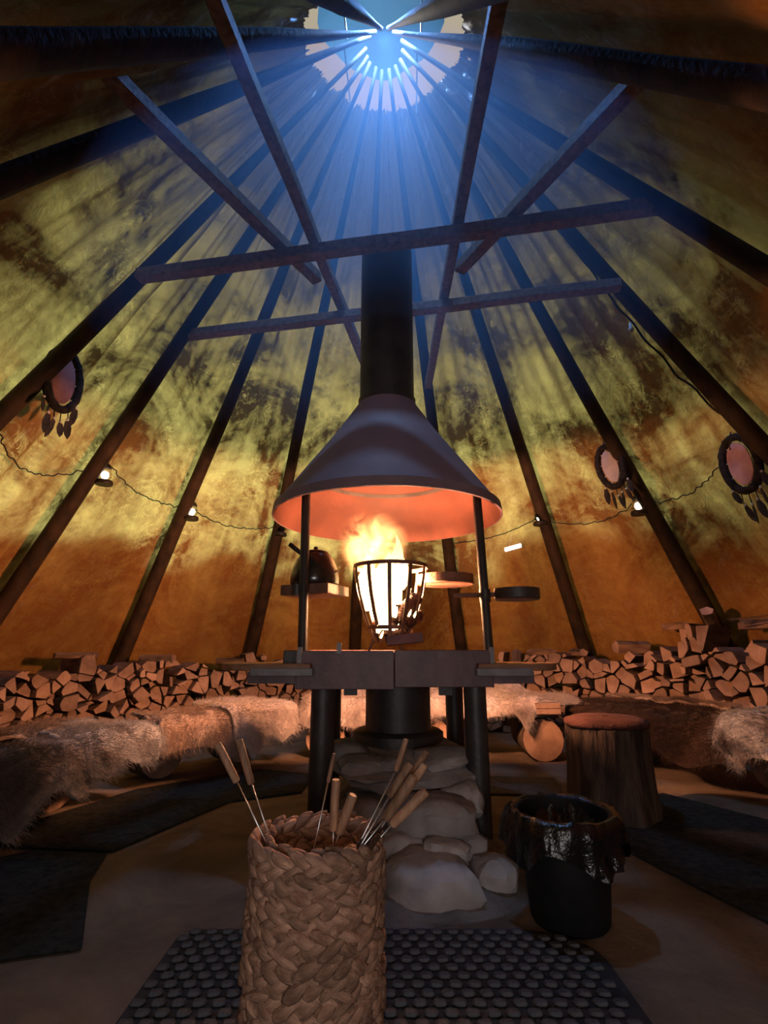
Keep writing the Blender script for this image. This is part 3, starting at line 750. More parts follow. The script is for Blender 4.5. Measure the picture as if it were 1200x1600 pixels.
while y > 1.04:
    x = -0.635+(0.0 if row % 2 else 0.026)
    while x < 0.63:
        if not (x > 0.42 and y > 1.80 and ((x-0.42)/0.22)**2+((y-1.80)/0.16)**2 > 1):
            if y > 1.43 and cnt < 296:
                o = bpy.data.objects.new('stud', sm); COL.objects.link(o); o.parent = rm
                o.location = (x+random.uniform(-.002, .002), y, 0.016); o.rotation_euler = (0, 0, random.uniform(-.08, .08)); cnt += 1
            else: rest.box((x, y, 0.016), (0.036, 0.026, 0.012))
        x += 0.052
    y -= 0.0385; row += 1
tag(rest.build('studs', M['rubber'], rm), kind='stuff')

# ------------------------------------------------------------------ woven basket with skewers
BX, BY, BH, BR = -0.171, 1.498, 0.425, 0.158
bk = thing('woven_basket', 'tall cylindrical basket of braided seagrass holding skewers', 'basket', (BX, BY, 0.016))
mb = MB(); mb.lathe([(0.01, 0.004), (BR-0.012, 0.004), (BR-0.012, BH-0.014), (BR-0.022, BH-0.014), (BR-0.022, 0.014), (0.01, 0.014)], 48); mb.build('basket_wall', M['braid_in'], bk, ang=40)
# one strand lump: teardrop along X
def lump(seed):
    mb = MB(); n = 8; k = 7; vs = []; fs = []
    for i in range(k+1):
        t = i/k; x = (t-0.5)*0.088
        rr = 0.0150*(math.sin(math.pi*(0.05+0.93*t**0.8))**0.75)+0.0012
        yy = 0.004*math.sin(t*6+seed)
        for j in range(n):
            a = 2*math.pi*j/n
            vs.append((x, yy+rr*math.cos(a)*0.78*(1+0.12*math.sin(3*a+seed)), rr*math.sin(a)))
    for i in range(k):
        for j in range(n): fs.append((i*n+j, i*n+(j+1) % n, (i+1)*n+(j+1) % n, (i+1)*n+j))
    fs += [tuple(range(n-1, -1, -1)), tuple(k*n+j for j in range(n))]
    mb.add(vs, fs); return mb
lm = [lump(s).mesh('strand', M['braid'], smooth=True) for s in (0, 1.7, 3.1)]
restm = MB(); cnt = 0; rows = 11; cand = []
rr_ = random.Random(3)
for k in range(rows):
    z = 0.022+(BH-0.03)*(k+0.5)/rows
    for half in (0, 1):
        na = 24
        for i in range(na):
            a = 2*math.pi*(i+0.5*half)/na+0.11*k+rr_.uniform(-.03, .03)
            bulge = 1+0.012*math.sin(3*a+k)+(0.02 if 3 <= k <= 6 else 0)
            cand.append((a, z+(0.0082 if half else -0.0082)+rr_.uniform(-.002, .002), 1 if half else -1, BR*bulge+rr_.uniform(-.003, .004), 1))
for k in range(rows-4, rows):                                   # inside of the rim as seen over the edge
    z = 0.022+(BH-0.03)*(k+0.5)/rows
    for half in (0, 1):
        for i in range(20):
            a = 2*math.pi*(i+0.5*half)/20+0.2*k
            cand.append((a, z+(0.0082 if half else -0.0082), 1 if half else -1, BR-0.030, 0))
def vis(cd):
    a, z, s_, r_, outer = cd
    f = -math.sin(a)*1.0                    # faces the camera side (-Y)
    return (f if outer else -f-0.25)
cand.sort(key=vis, reverse=True)
for q, (a, z, s_, r_, outer) in enumerate(cand):
    mat4 = Matrix.Translation((r_*math.cos(a), r_*math.sin(a), z)) @ Matrix.Rotation(a+math.pi/2, 4, 'Z') @ Matrix.Rotation(s_*R(27+rr_.uniform(-8, 8)), 4, 'Y') @ Matrix.Diagonal((rr_.uniform(.88, 1.12), 1, rr_.uniform(.9, 1.15), 1))
    if q < 298:
        o = bpy.data.objects.new('strand', lm[q % 3]); COL.objects.link(o); o.parent = bk; o.matrix_local = mat4
    else:
        mm = lm[q % 3]; restm.add([v.co for v in mm.vertices], [tuple(p.vertices) for p in mm.polygons], 0, mat4)
tag(restm.build('strands', M['braid'], bk, smooth=True), kind='stuff')

def skewer(p0, p1, p2, r_, label, rod=0.0022):
    p0, p1, p2 = Vector(p0), Vector(p1), Vector(p2)
    t = thing('skewer', label, 'skewer', p2, 0, 'wooden-handled skewers in the basket')
    # the rod goes on down to the bottom of the basket
    e = p2+(p2-p1).normalized()*0.10
    lim = Vector((BX, BY, 0)); off = Vector((e.x-BX, e.y-BY, 0))
    if off.length > 0.12: e = Vector((BX, BY, e.z))+off.normalized()*0.12
    q0, q1, q2, q3 = p0-p2, p1-p2, Vector((0, 0, 0)), e-p2
    mb = MB(); d = (q1-q0)
    mb.tube([q0, q0+d*0.03, q0+d*0.5, q0+d*0.97, q1], [r_*0.86, r_, r_*1.05, r_*0.95, r_*0.7], 10); mb.build('handle', M['handle'], t, ang=50)
    mb = MB(); mb.tube([q1-d*0.05, q2, q3], rod, 6); mb.build('rod', M['steel'], t, smooth=True)
S = [
 ((-.426, 1.42, .666), (-.370, 1.42, .577), (-.297, 1.43, .451), .0095, 'skewer leaning furthest left over the basket rim'),
 ((-.377, 1.44, .672), (-.338, 1.44, .568), (-.292, 1.45, .458), .0098, 'skewer leaning left, second one in from the basket rim'),
 ((-.132, 1.48, .632), (-.147, 1.48, .562), (-.175, 1.48, .425), .0055, 'thin skewer standing in front of the left hearth leg'),
 ((-.121, 1.42, .583), (-.126, 1.43, .466), (-.126, 1.44, .424), .0105, 'upright dark reddish skewer handle in the middle of the basket'),
 ((-.077, 1.42, .548), (-.112, 1.43, .459), (-.122, 1.45, .425), .0120, 'dark skewer handle tilted right in the middle of the basket'),
 ((.057, 1.42, .677), (.030, 1.42, .602), (-.075, 1.42, .415), .0070, 'slim skewer reaching highest in the right bundle'),
 ((.113, 1.46, .640), (.068, 1.46, .578), (-.050, 1.46, .410), .0088, 'skewer with its tip just right of the pale split handle'),
 ((.065, 1.40, .621), (.013, 1.40, .548), (-.069, 1.40, .424), .0100, 'pale split-wood skewer handle in the right bundle'),
 ((.073, 1.37, .600), (.003, 1.38, .505), (-.080, 1.40, .410), .0125, 'thick brown skewer handle at the front of the right bundle'),
 ((.105, 1.43, .615), (.040, 1.43, .534), (-.046, 1.43, .421), .0100, 'rosy brown skewer handle beside the thick one'),
 ((.104, 1.40, .561), (.019, 1.41, .483), (-.031, 1.42, .434), .0120, 'skewer handle leaning lowest to the right over the rim')]
for s_ in S: skewer(*s_)
for k, (a, b_) in enumerate((((-.100, 1.41, .395), (-.005, 1.42, .475)), ((-.085, 1.43, .385), (.000, 1.45, .485)), ((-.06, 1.40, .395), (-.012, 1.39, .468)))):
    mb = MB(); mb.tube([a, Vector(a).lerp(Vector(b_), .5)+Vector((0, 0, .008)), b_], [0.007, 0.009, 0.006], 7)
    o = mb.build('burnt_stick', M['char'], smooth=True); tag(o, ['charred stick lying lowest in the right bundle', 'charred stick at the back of the right bundle', 'short charred stick on the basket rim'][k], 'stick', 'charred sticks in the basket')

# ------------------------------------------------------------------ waste bin and stump
bn = thing('waste_bin', 'black plastic waste bin lined with a black bag', 'bin', (0.640, 2.06, 0.003))
mb = MB(); mb.lathe([(0.01, 0), (0.124, 0), (0.132, 0.012), (0.148, 0.18), (0.164, 0.325), (0.172, 0.327), (0.172, 0.337), (0.156, 0.337), (0.140, 0.18), (0.122, 0.02), (0.01, 0.02)], 40); mb.build('bin_body', M['binplastic'], bn, ang=40)
mb = MB(); n = 96; prof = [(0.02, 0.20, 0.6), (0.08, 0.21, 1.2), (0.135, 0.25, 1.0), (0.158, 0.318, 0.4), (0.170, 0.345, 0.4), (0.186, 0.345, 0.8), (0.196, 0.31, 1.3), (0.200, 0.27, 1.7), (0.204, 0.225, 2.2)]
vs = []; fs = []
for k, (r_, z, w) in enumerate(prof):
    for i in range(n):
        a = 2*math.pi*i/n
        c = 0.016*w*(nz(math.cos(a)*3.2, math.sin(a)*3.2, k*0.35)+0.6*nz(math.cos(a)*9, math.sin(a)*9, k*0.5))
        lz = z+(0.035*w*nz(math.cos(a)*1.6+5, math.sin(a)*1.6, 1) if k >= 6 else 0.02*w*nz(math.cos(a)*4+k, math.sin(a)*4, 2))
        if k >= 6: lz -= 0.03*(w-1)*max(0, -math.sin(a)*0.2-math.cos(a)*0.0)
        vs.append(((r_+c)*math.cos(a), (r_+c)*math.sin(a), lz))
for k in range(len(prof)-1):
    for i in range(n):
        j = (i+1) % n; fs.append((k*n+i, k*n+j, (k+1)*n+j, (k+1)*n+i))
mb.add(vs, fs); mb.build('bin_bag', M['bag'], bn, smooth=True)

st = thing('tree_stump', 'upright tree stump seat with a reddish hide pad on top', 'stump', (1.30, 3.22, 0.006))
mb = MB()
def wob(a, z): return 1+0.05*math.sin(3*a+1)+0.03*math.sin(7*a+z*3)+0.035*nz(math.cos(a)*5, math.sin(a)*5, z*2)+0.02*nz(math.cos(a)*14, math.sin(a)*14, z*1.2)+(0.10*max(0, 0.12-z)/0.12)*max(0, math.sin(4*a+0.7))
mb.lathe([(0.246, 0.0), (0.244, 0.05), (0.238, 0.12), (0.232, 0.22), (0.228, 0.34), (0.226, 0.44), (0.224, 0.465)], 72, capb=True, capt=True, wob=wob); mb.build('trunk', M['stump_bark'], st, ang=60)
mb = MB(); mb.lathe([(0.02, 0.466), (0.232, 0.466), (0.240, 0.478), (0.236, 0.495), (0.18, 0.512), (0.02, 0.516)], 48, wob=lambda a, z: 1+0.025*math.sin(4*a)+0.02*nz(math.cos(a)*4, math.sin(a)*4)); mb.build('seat_pad', M['cushion'], st, smooth=True)

# ------------------------------------------------------------------ benches with logs and hides
def bench(p0, p1, depth, zt, label, logs, plank_n=3, inset=0.30):
    p0 = Vector((*p0, 0)); p1 = Vector((*p1, 0)); d = (p1-p0); L = d.length; a = math.atan2(d.y, d.x)
    t = thing('bench', label, 'bench', p0, a, 'low plank benches around the hearth')
    w = depth/plank_n
    for k in range(plank_n):
        mb = MB(); mb.box((L/2, (k+0.5)*w, zt-0.02), (L, w-0.012, 0.04)); bevel(mb.build('plank', M['wood_split'], t), 0.004, 1)
    rl = (zt-0.04)/2
    for x in logs:
        mb = MB(); n = 20
        mb.lathe([(rl*0.985, 0), (rl, 0.01), (rl*1.0, depth-inset-0.02), (rl*0.985, depth-inset)], n, capt=True, wob=lambda a_, z_: 1+0.015*math.sin(3*a_))
        mb.build('support_log', M['bark'], t, ang=50)
        o = t.children[-1]; o.rotation_euler = (R(-90), 0, 0); o.location = (x, inset, rl)
        mb = MB(); mb.lathe([(0.001, -0.002), (rl*0.98, -0.002)], n); mb.build('end_grain', M['wood_end'], o)
    return t, p0, a, L
# d = along the bench, +Y local = away from the hearth
B1 = bench((-2.05, 1.75), (-1.50, 3.55), 0.55, 0.36, 'plank bench along the left wall under the grey fur', (0.55, 1.50))
B2 = bench((-1.52, 3.66), (-0.78, 4.62), 0.55, 0.38, 'plank bench at the back left under the rosy fur', (0.25, 0.95))
B3 = bench((-0.70, 4.72), (1.47, 4.60), 0.55, 0.38, 'plank bench at the back behind the hearth', (0.2, 1.1, 2.03), inset=0.0)
B4 = bench((1.62, 4.78), (2.42, 3.15), 0.55, 0.38, 'plank bench along the right wall under the brown hide', (0.35, 1.45))

def hide(bn_, u0, u1, yb, zt, drop, label, mat, seed, bulge=0.06, legs=(), back_rise=0.0, group='hides spread over the benches', nu=72, nv=56, front=0.03):
    """an irregular pelt laid over a bench: back edge at yb, over the front edge, then hanging down by drop"""
    t, p0, a, L = bn_
    vs = []; fs = []
    for i in range(nu+1):
        s_ = i/nu; u = u0+(u1-u0)*s_
        endf = min(1.0, min(s_, 1-s_)/0.13)
        rnd_ = math.sqrt(max(0.0, 1-(1-endf)**2))
        dr = drop*(0.55+0.45*rnd_)*(0.75+0.5*nz(u*2.3, seed))
        for lu, lw, lh in legs: dr += lh*math.exp(-((u-lu)/lw)**2)
        dr = min(dr, zt-0.02)
        ybk = yb*(0.55+0.45*rnd_)+0.05*nz(u*3.1, seed+3)
        tot = ybk+front+dr
        for j in range(nv+1):
            q = tot*j/nv
            if q < ybk+front-0.04:
                y = ybk-q; z = zt+back_rise*max(0, (y/max(yb, .01)))**1.5
            elif q < ybk+front+0.04:
                w = (q-(ybk+front-0.04))/0.08; an = w*math.pi/2
                y = -front+0.04-0.055*math.sin(an); z = zt-0.05*(1-math.cos(an))
            else:
                y = -front-0.015; z = zt-0.05-(q-ybk-front-0.04)*0.97
            b_ = bulge*(0.5+0.5*nz(u*2.1, q*2.4, seed+9))+0.030*nz(u*6, q*6, seed)+0.012*nz(u*17, q*17, seed)
            hang = max(0.0, min(1.0, (q-ybk)/0.10))
            z += b_*(1-hang)+0.004
            y -= (b_*0.9+0.03*math.sin(u*9+seed))*hang
            z = max(z, 0.02)
            wx = u+0.04*nz(s_*5, q*3, seed+20)
            vs.append((wx, y, z))
    for i in range(nu):
        for j in range(nv): fs.append((i*(nv+1)+j, (i+1)*(nv+1)+j, (i+1)*(nv+1)+j+1, i*(nv+1)+j+1))
    mb = MB(); mb.add(vs, fs); o = mb.build('fur_hide', mat, smooth=True)
    o.location = p0; o.rotation_euler = (0, 0, a)
    md = o.modifiers.new('thickness', 'SOLIDIFY'); md.thickness = 0.022; md.offset = 0.0
    ps = o.modifiers.new('fur', 'PARTICLE_SYSTEM').particle_system; st_ = ps.settings
    st_.type = 'HAIR'; st_.count = int(11000*(u1-u0)); st_.hair_length = 0.028; st_.hair_step = 3; st_.emit_from = 'FACE'
    st_.use_advanced_hair = True; st_.normal_factor = 0.010; st_.object_align_factor = (0, -0.006, -0.006); st_.factor_random = 0.006; st_.brownian_factor = 0.002
    st_.root_radius = 0.9; st_.tip_radius = 0.15; st_.radius_scale = 0.0022; st_.length_random = 0.5
    return tag(o, label, 'fur hide', group)
hide(B1, 0.30, 1.42, 0.46, 0.385, 0.24, 'dark grey and white fur hide hanging over the left bench in the foreground', M['fur_grey'], 3, 0.07, legs=((0.98, 0.07, 0.16), (1.28, 0.08, 0.06)))
hide(B1, 1.30, 1.90, 0.44, 0.390, 0.20, 'grey-white fur hide at the far end of the left bench', M['fur_white'], 8, 0.08, legs=((1.45, 0.10, 0.08),))
hide(B1, 0.20, 1.78, 0.62, 0.415, -0.22, 'long tan fur hide along the back of the left bench', M['fur_tan'], 12, 0.05, front=-0.10)
hide(B2, 0.02, 0.66, 0.50, 0.41, 0.26, 'tan fur hide at the bend between the left and back benches', M['fur_tan'], 17, 0.06)
hide(B2, 0.55, 1.22, 0.52, 0.43, 0.26, 'rosy cream fur hide on the back left bench beside the left hearth leg', M['fur_cream'], 21, 0.08, legs=((0.75, 0.06, 0.10), (1.05, 0.07, 0.08)))
hide(B3, 0.00, 0.95, 0.52, 0.43, 0.22, 'cream fur hide on the back bench directly behind the ash tube', M['fur_cream'], 27, 0.07, back_rise=0.08)
hide(B3, 0.88, 2.02, 0.56, 0.43, 0.08, 'pale cream fur hide on the back bench ending above the round log', M['fur_cream'], 31, 0.09, legs=((1.00, 0.08, 0.14), (1.88, 0.05, 0.14), (1.45, 0.10, 0.05)), back_rise=0.10)
hide(B3, 1.70, 2.36, 0.30, 0.425, 0.0, 'small cream fur strip reaching towards the stump', M['fur_cream'], 35, 0.05, back_rise=0.05, front=-0.04)
hide(B4, 0.02, 1.45, 0.52, 0.42, 0.30, 'dark brown hide draped over the right bench behind the stump', M['fur_brown'], 41, 0.06)
hide(B4, 0.10, 1.20, 0.62, 0.46, -0.30, 'thin reddish tan hide along the back of the right bench', M['fur_tan'], 44, 0.04, front=-0.26)
hide(B4, 1.34, 1.82, 0.50, 0.45, 0.24, 'white fur hide with ragged ends at the right edge', M['fur_white'], 47, 0.09, legs=((1.45, 0.05, 0.12),))
for k in range(2):
    mb = MB(); mb.box((0, 0, 0), (0.20, 0.12, 0.042)); o = mb.build('timber_offcut', M['wood_end'], loc=(1.36, 4.555, 0.402+0.045*k)); bevel(o, 0.004, 1)
    tag(o, ['lower timber offcut on the bench end above the round log', 'upper timber offcut on the bench end above the round log'][k], 'timber', 'timber offcuts on the bench end')

# ------------------------------------------------------------------ firewood stacked round the wall
RF = 3.18
def clip(poly, a, b_, c_):
    out_ = []
    for i in range(len(poly)):
        p, q = poly[i], poly[(i+1) % len(poly)]
        dp, dq = a*p[0]+b_*p[1]-c_, a*q[0]+b_*q[1]-c_
        if dp <= 0: out_.append(p)
        if (dp < 0 < dq) or (dq < 0 < dp):
            t = dp/(dp-dq); out_.append((p[0]+(q[0]-p[0])*t, p[1]+(q[1]-p[1])*t))
    return out_
def stack_top(az):
    pts = [(-95, 0.62), (-78, 0.66), (-62, 0.74), (-50, 0.80), (-42, 0.80), (-36, 0.70), (-30, 0.84), (-20, 0.78), (0, 0.66), (20, 0.80), (30, 0.84), (38, 0.88), (46, 0.80), (52, 0.84), (58, 0.97), (70, 1.0), (85, 1.06), (95, 1.06)]
    for (a0, z0), (a1, z1) in zip(pts, pts[1:]):
        if a0 <= az <= a1: return z0+(z1-z0)*(az-a0)/(a1-a0)
    return 0.6
rg = random.Random(21)
cells = []
for s0, s1, side in ((-84, -13, 'left'), (7, 84, 'right')):
    L0, L1 = R(s0)*RF, R(s1)*RF
    pts = []
    row = 0; z = 0.055
    while z < 1.05:
        x = L0+(0.08 if row % 2 else 0)
        while x < L1:
            pts.append((x+rg.uniform(-.038, .038), z+rg.uniform(-.028, .028), rg.random())); x += rg.uniform(0.080, 0.135)
        z += 0.084; row += 1
    for i, p in enumerate(pts):
        az = math.degrees(p[0]/RF)
        if p[1] > stack_top(az)-0.03+0.03*math.sin(p[0]*23): continue
        poly = [(p[0]-.2, p[1]-.16), (p[0]+.2, p[1]-.16), (p[0]+.2, p[1]+.16), (p[0]-.2, p[1]+.16)]
        for j, q in enumerate(pts):
            if i == j or abs(p[0]-q[0]) > .42 or abs(p[1]-q[1]) > .4: continue
            dx, dy = q[0]-p[0], q[1]-p[1]
            wt = 0.012*(p[2]-q[2])
            poly = clip(poly, dx, dy, dx*(p[0]+q[0])/2+dy*(p[1]+q[1])/2+wt*0.5)
            if len(poly) < 3: break
        if len(poly) < 3: continue
        poly = clip(poly, 0, -1, -0.005)
        if len(poly) < 3: continue
        # a split log has few sides: drop short edges and a random corner
        pp = [poly[k] for k in range(len(poly)) if math.dist(poly[k], poly[(k+1) % len(poly)]) > 0.021]
        if len(pp) > 4 and rg.random() < 0.75: pp.pop(rg.randrange(len(pp)))
        if len(pp) > 4 and rg.random() < 0.5: pp.pop(rg.randrange(len(pp)))
        if len(pp) < 3: continue
        cells.append((side, p, pp))
low = {'left': MB(), 'right': MB()}
count = 0
def log_shape(mb, poly, c, depth0, depth1, rg, tilt, mat4):
    n = len(poly); sh = rg.uniform(0.82, 0.94)
    # one edge is rounded bark
    be = rg.randrange(n)
    ring_ = []; mids = []
    for k in range(n):
        ring_.append((c[0]+(poly[k][0]-c[0])*sh, c[1]+(poly[k][1]-c[1])*sh)); mids.append(k == be)
        if k == be:
            x0, y0 = poly[k]; x1, y1 = poly[(k+1) % n]
            for w in (0.3, 0.7):
                mx, my = x0+(x1-x0)*w, y0+(y1-y0)*w
                ring_.append((c[0]+(mx-c[0])*(sh+0.16), c[1]+(my-c[1])*(sh+0.16))); mids.append(True)
    m_ = len(ring_); vs = []; fs = []; mi = []
    for lay, (dep, sc_) in enumerate(((depth0, 0.97), (depth0+0.008, 1.0), (depth1, rg.uniform(0.9, 1.0)))):
        for x, z in ring_: vs.append(((x-c[0])*sc_+(dep-depth0)*tilt[0], dep, (z-c[1])*sc_+(dep-depth0)*tilt[1]))
    fs.append(tuple(range(m_))); mi.append(0)
    for lay in range(2):
        for k in range(m_):
            fs.append((lay*m_+k, (lay+1)*m_+k, (lay+1)*m_+(k+1) % m_, lay*m_+(k+1) % m_)); mi.append(2 if mids[k] else 1)
    fs.append(tuple(range(3*m_-1, 2*m_-1, -1))); mi.append(0)
    mb.add(vs, fs, mi, mat4)
LOGM = [M['wood_end'], M['wood_split'], M['bark']]
def place(az, z): return Matrix.Translation((RF*math.sin(R(az)), CY+RF*math.cos(R(az)), z)) @ Matrix.Rotation(-R(az), 4, 'Z')
SECTION = [(-61, 'behind the left bench end'), (-49, 'left of the second lantern pole'), (-38, 'right of the second lantern pole'), (-27, 'left of the pole beside the hood'), (0, 'beside the left side shelf'),
           (25, 'behind the right side shelf'), (39.4, 'left of the pole behind the pan'), (52, 'right of the pole behind the pan'), (62.3, 'left of the rightmost lantern pole'), (99, 'right of the rightmost lantern pole')]
def log_label(side, az, z, pp):
    ar = abs(sum(pp[k][0]*pp[(k+1) % len(pp)][1]-pp[(k+1) % len(pp)][0]*pp[k][1] for k in range(len(pp))))/2
    size = 'small' if ar < 0.0060 else 'large' if ar > 0.0095 else 'medium'
    shape = {3: 'three-sided', 4: 'four-sided', 5: 'five-sided'}.get(len(pp), 'many-sided')
    tz = stack_top(az)
    high = 'atop' if z > tz-0.14 else 'midway up' if z > tz-0.34 else 'low in'
    sec = [t for a_, t in SECTION if az <= a_][0]
    return '%s %s firewood log %s the stack %s' % (size, shape, high, sec)
cells.sort(key=lambda c: -c[1][1])
def shows(c):                                                    # how large a log end shows: near the ends of the arc is near the door
    az = math.degrees(c[1][0]/RF)
    x_, y_ = RF*math.sin(R(az)), CY+RF*math.cos(R(az))
    floor_z = 0.30 if abs(az) > 30 else 0.42
    return (1.0 if c[1][1] > floor_z else 0.35 if c[1][1] > 0.2 else 0.0)/(x_*x_+y_*y_)
chosen = set(c[1] for c in sorted(cells, key=shows, reverse=True)[:300])
for side, p, pp in cells:
    az = math.degrees(p[0]/RF)
    d0 = rg.uniform(-0.07, 0.06)
    lenl = min(0.34, rcone(p[1]+0.10)-0.02-RF-d0) if p[1] > 0.25 else 0.30
    lenl = max(0.12, min(lenl, 0.34))
    if p in chosen:
        mb = MB(); log_shape(mb, pp, p, d0, d0+lenl, rg, (rg.uniform(-.05, .05), 0), None)
        o = mb.build('firewood_log', LOGM); o.matrix_world = place(az, p[1])
        tag(o, log_label(side, az, p[1], pp), 'firewood', 'firewood stack along the %s wall' % side); count += 1
    else:
        log_shape(low[side], pp, p, d0, d0+0.30, rg, (0, 0), place(az, p[1]))
for side in low:
    tag(low[side].build('firewood_pile', LOGM), 'lower and hindmost firewood of the stack behind the %s benches' % side, 'firewood', kind='stuff')
# loose logs on top of the stacks
TOPS = {}
for side_, p_, pp_ in cells:
    k_ = round(math.degrees(p_[0]/RF)); TOPS[k_] = max(TOPS.get(k_, 0), max(q_[1] for q_ in pp_))
def local_top(az, w): return max([TOPS.get(k_, 0) for k_ in range(round(az-w), round(az+w)+1)]+[0.3])
def loose(az, z, rz, ln, r_, label, tilt=0.0, rad_off=0.12):
    z = local_top(az, 1+math.degrees(abs(math.sin(rz))*ln/2/RF)*0.55)+0.50*r_+abs(math.sin(tilt))*ln*0.16-0.045*abs(math.sin(rz))
    mb = MB(); prof = []
    n = 5; poly = [(r_*(1+0.25*rg.uniform(-1, 1))*math.cos(2*math.pi*k/n+0.3), 0.75*r_*(1+0.25*rg.uniform(-1, 1))*math.sin(2*math.pi*k/n+0.3)) for k in range(n)]
    log_shape(mb, poly, (0, 0), -ln/2, ln/2, rg, (0, 0), None)
    o = mb.build('firewood_log', LOGM)
    r0 = RF+rad_off
    o.location = (r0*math.sin(R(az)), CY+r0*math.cos(R(az)), z); o.rotation_euler = (tilt, 0, -R(az)+rz)
    return tag(o, label, 'firewood', 'loose logs on top of the stacks')
loose(-46, 0.865, R(48), 0.34, 0.075, 'thick grey log lying crosswise on the left stack below a tent pole')
loose(-32, 0.80, R(50), 0.32, 0.07, 'pale split log lying crosswise on the left stack near the side shelf')
loose(-60, 0.79, R(75), 0.36, 0.06, 'dark log lying lengthwise on the far left of the stack')
loose(-26, 0.90, R(0), 0.26, 0.05, 'small round log on the left stack beside the side shelf')
loose(28, 0.92, R(10), 0.26, 0.06, 'upright chunk of firewood poking up above the right side shelf', tilt=R(30))
loose(33, 0.895, R(65), 0.36, 0.06, 'flat split log lying lengthwise on the right stack')
loose(40, 0.935, R(40), 0.36, 0.065, 'big split log lying askew on the right stack below the pole')
loose(50, 0.845, R(-35), 0.34, 0.10, 'broad pale split slab at the dip of the right stack')
loose(58, 0.985, R(60), 0.34, 0.06, 'birch log with white bark on the right stack')
loose(64, 1.00, R(25), 0.32, 0.075, 'upright wedge of firewood atop the right stack', tilt=R(-25))
loose(72, 1.0, R(78), 0.50, 0.06, 'long split log lying on the far right of the stack')
for k in range(9):
    az = 66+rg.uniform(0, 16); z0 = stack_top(az)+0.06+0.012*k
    a_ = on_cone(az, z0, 0.35); b_ = on_cone(az+rg.uniform(5, 9), z0+rg.uniform(0.0, 0.05), 0.30)
    mb = MB(); mb.tube([a_, a_.lerp(b_, .5)+Vector((0, 0, rg.uniform(-.01, .02))), b_], [0.006, 0.005, 0.002], 5)
    o = mb.build('birch_twig', M['bark'], smooth=True); tag(o, 'thin twig lying on top of the right firewood stack', 'twig', 'twigs on the right firewood stack')

# ------------------------------------------------------------------ lanterns and cables
gm = bpy.data.materials.new('lantern_glass'); gm.use_nodes = True
g_ = gm.node_tree.nodes['Principled BSDF']; g_.inputs['Base Color'].default_value = (1, 0.95, 0.9, 1); g_.inputs['Transmission Weight'].default_value = 1.0; g_.inputs['Roughness'].default_value = 0.15; g_.inputs['IOR'].default_value = 1.2
M['glass'] = gm
lan0 = None
def lantern(az, z, label):
    global lan0
    p = on_cone(az, z, 0.16)
    t = thing('pole_lantern', label, 'lantern', p, -R(az), 'small lit lanterns hung on the tent poles')
    if lan0 is None:
        lan0 = t
        mb = MB(); mb.lathe([(0.012, 0.0), (0.056, 0.0), (0.060, 0.008), (0.056, 0.028), (0.035, 0.034), (0.012, 0.034)], 20, capb=True, capt=True); mb.build('base', M['black_cap'], t, ang=50)
        mb = MB(); mb.lathe([(0.030, 0.036), (0.042, 0.055), (0.043, 0.085), (0.036, 0.110), (0.030, 0.118)], 20); mb.build('glass', M['glass'], t, smooth=True)
        mb = MB(); mb.lathe([(0.004, 0.040), (0.016, 0.050), (0.022, 0.070), (0.018, 0.088), (0.004, 0.096)], 14, capb=True, capt=True); mb.build('bulb', M['bulb'], t, smooth=True)
        mb = MB(); mb.lathe([(0.034, 0.116), (0.038, 0.122), (0.030, 0.145), (0.014, 0.155), (0.012, 0.175), (0.004, 0.178)], 18, capb=True, capt=True); mb.build('cap', M['black_cap'], t, ang=50)
        mb = MB(); mb.tube([(0, 0, 0.175), (0, 0.02, 0.215), (0, 0.06, 0.235), (0, 0.10, 0.235)], 0.006, 6); mb.build('hook', M['black_cap'], t, smooth=True)
    else:
        for c_ in list(lan0.children): link_copy(c_, t)
    t.scale = (1.25, 1.25, 1.25)
    return t
lantern(-68.8, 2.28, 'small lit lantern on the tent pole furthest left')
lantern(-47.6, 2.18, 'small lit lantern on the second lantern pole from the left')
lantern(-26.0, 2.15, 'small lit lantern just left of the hood rim')
lantern(39.0, 2.19, 'small lit lantern right of the hood above the pan')
lantern(60.8, 2.11, 'small lit lantern below the hoop with the pale hide')
def cable(pts, label, r_=0.005, wig=0.012, seed=0):
    P = [Vector(p) for p in pts]; q = []
    for i in range(len(P)-1):
        for k in range(10):
            t = k/10; p = P[i].lerp(P[i+1], t)
            q.append(p+Vector((nz(i+t*3, seed), nz(i+t*3, seed+4), nz(i+t*4, seed+8)))*wig*2)
    q.append(P[-1]); mb = MB(); mb.tube(q, r_, 6); o = mb.build('light_cable', M['cable'], smooth=True)
    return tag(o, label, 'cable', 'cables of the lantern string')
def sag(a0, a1, z0, z1, dip, n=5): return [on_cone(a0+(a1-a0)*i/n, z0+(z1-z0)*i/n-dip*math.sin(math.pi*i/n), 0.05) for i in range(n+1)]
cable(sag(-90, -71, 2.35, 2.40, 0.16), 'thin cable left of the leftmost lantern', seed=1)
cable(sag(-69, -49, 2.48, 2.30, 0.07), 'thin wavy cable between the two leftmost lanterns', seed=2, wig=0.02)
cable(sag(-47, -27, 2.30, 2.26, 0.08), 'thin cable between the second and third lanterns', seed=3)
cable(sag(16, 39, 2.12, 2.30, 0.05), 'thin cable running from behind the hood to the lantern above the pan', seed=4)
cable(sag(40, 61, 2.24, 2.26, 0.10), 'thin cable between the two right-hand lanterns', seed=5)
cable(sag(62, 84, 2.20, 2.42, 0.10), 'thin cable running up to the hoop at the right edge', seed=6)
cable([on_cone(87, 4.25, .10), on_cone(85.5, 3.85, .08), on_cone(83.6, 3.46, .05), on_cone(83.8, 3.0, .05), on_cone(86, 2.58, .08)], 'black cable hanging from the far crossbeam down the right pole', 0.008, seed=7)
